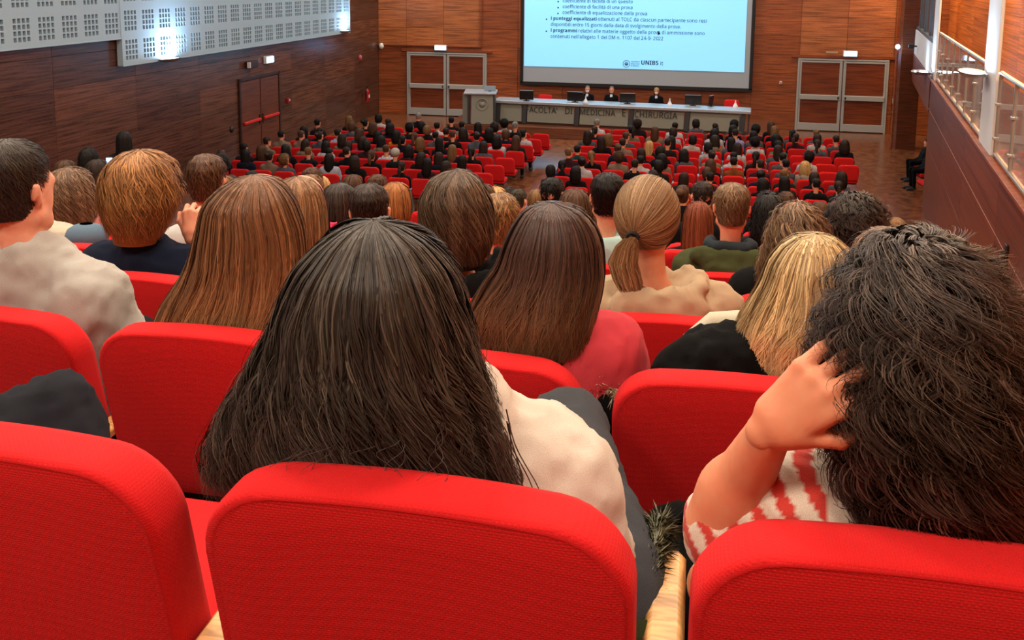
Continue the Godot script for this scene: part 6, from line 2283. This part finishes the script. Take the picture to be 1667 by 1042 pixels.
	lf.run(lm)
	part("shell", lm.mesh(), cloth(Color(0.78, 0.74, 0.66), 20.0), lj)
	part("blue_sleeve", ball(Vector3(0.1, 0.06, 0.08), 16, 10), cloth(Color(0.4, 0.5, 0.58), 20.0), lj, Vector3(0.1, 0.86, -0.22))
	var ph := thing("smartphone", "lit smartphone held by the person in black at the left", "phone", Vector3(-6.62, row_y(11) + 1.17, row_z(11) - 0.35), 0.3)
	part("case", soft_pad(Vector3(0.08, 0.15, 0.01), 0.004), black, ph)
	part("lit_display", soft_pad(Vector3(0.07, 0.13, 0.004), 0.001), glow(Color(0.6, 0.8, 1.0), 2.0), ph, Vector3(0, 0, 0.006))


func bottle(at: Vector3) -> void:
	var t := thing("water_bottle", "clear plastic water bottle with a pink cap", "bottle", at)
	var mb := MB.new()
	mb.lathe([Vector2(0.013, 0.2), Vector2(0.014, 0.185), Vector2(0.024, 0.165), Vector2(0.031, 0.14), Vector2(0.032, 0.1), Vector2(0.029, 0.08), Vector2(0.032, 0.06), Vector2(0.032, 0.008), Vector2(0.026, 0.0), Vector2(0, 0)], 18)
	part("bottle_body", mb.mesh(), pane(Color(0.8, 0.86, 0.92, 0.35)), t)
	var cap := MB.new()
	cap.lathe([Vector2(0, 0.222), Vector2(0.014, 0.222), Vector2(0.016, 0.218), Vector2(0.016, 0.198), Vector2(0.0, 0.198)], 16)
	part("cap", cap.mesh(), flat(Color(0.9, 0.25, 0.42), 0.4), t)
	part("label_band", tube_mesh([Vector3(0, 0.095, 0), Vector3(0, 0.135, 0)], [0.0325], 18), flat(Color(0.75, 0.72, 0.82), 0.5), t)
	var tb := thing("writing_tablet", "small fold-out tablet under the pink-capped bottle", "tablet", at - Vector3(0, 0.012, 0))
	part("board", soft_pad(Vector3(0.24, 0.02, 0.24), 0.006), wood(Color(1.0, 0.8, 0.52), 0.4, Vector3(0.5, 1.5, 0.5), false), tb)
	part("arm", soft_pad(Vector3(0.03, 0.16, 0.03), 0.006), flat(Color(0.05, 0.05, 0.05), 0.5), tb, Vector3(0.0, -0.08, 0.0))


func fur(path: Array, r: float, n: int, cols: Array, sd: int) -> ArrayMesh:
	var rng := RandomNumberGenerator.new()
	rng.seed = sd
	var mb := MB.new()
	mb.tube(PackedVector3Array(path), [r * 0.6], 8)
	for k in mb.v.size():
		mb.c.append(cols[0] * 0.7)
	for s in n:
		var f := rng.randf() * (path.size() - 1)
		var i := mini(int(f), path.size() - 2)
		var p: Vector3 = path[i].lerp(path[i + 1], f - i)
		var d := Vector3(rng.randfn(), rng.randfn() + 0.2, rng.randfn()).normalized()
		var side := d.cross(Vector3(rng.randfn(), rng.randfn(), rng.randfn())).normalized()
		var c: Color = cols[rng.randi() % cols.size()]
		var a := p + d * r * 0.45
		var e := p + d * r * rng.randf_range(1.0, 1.7) + Vector3(0, -0.006, 0) + side * 0.006
		var k := mb.v.size()
		for q in [a - side * 0.0016, a + side * 0.0016, e]:
			mb.v.append(q)
			mb.n.append(d)
			mb.c.append(c)
		mb.i.append_array(PackedInt32Array([k, k + 1, k + 2]))
	return mb.mesh()
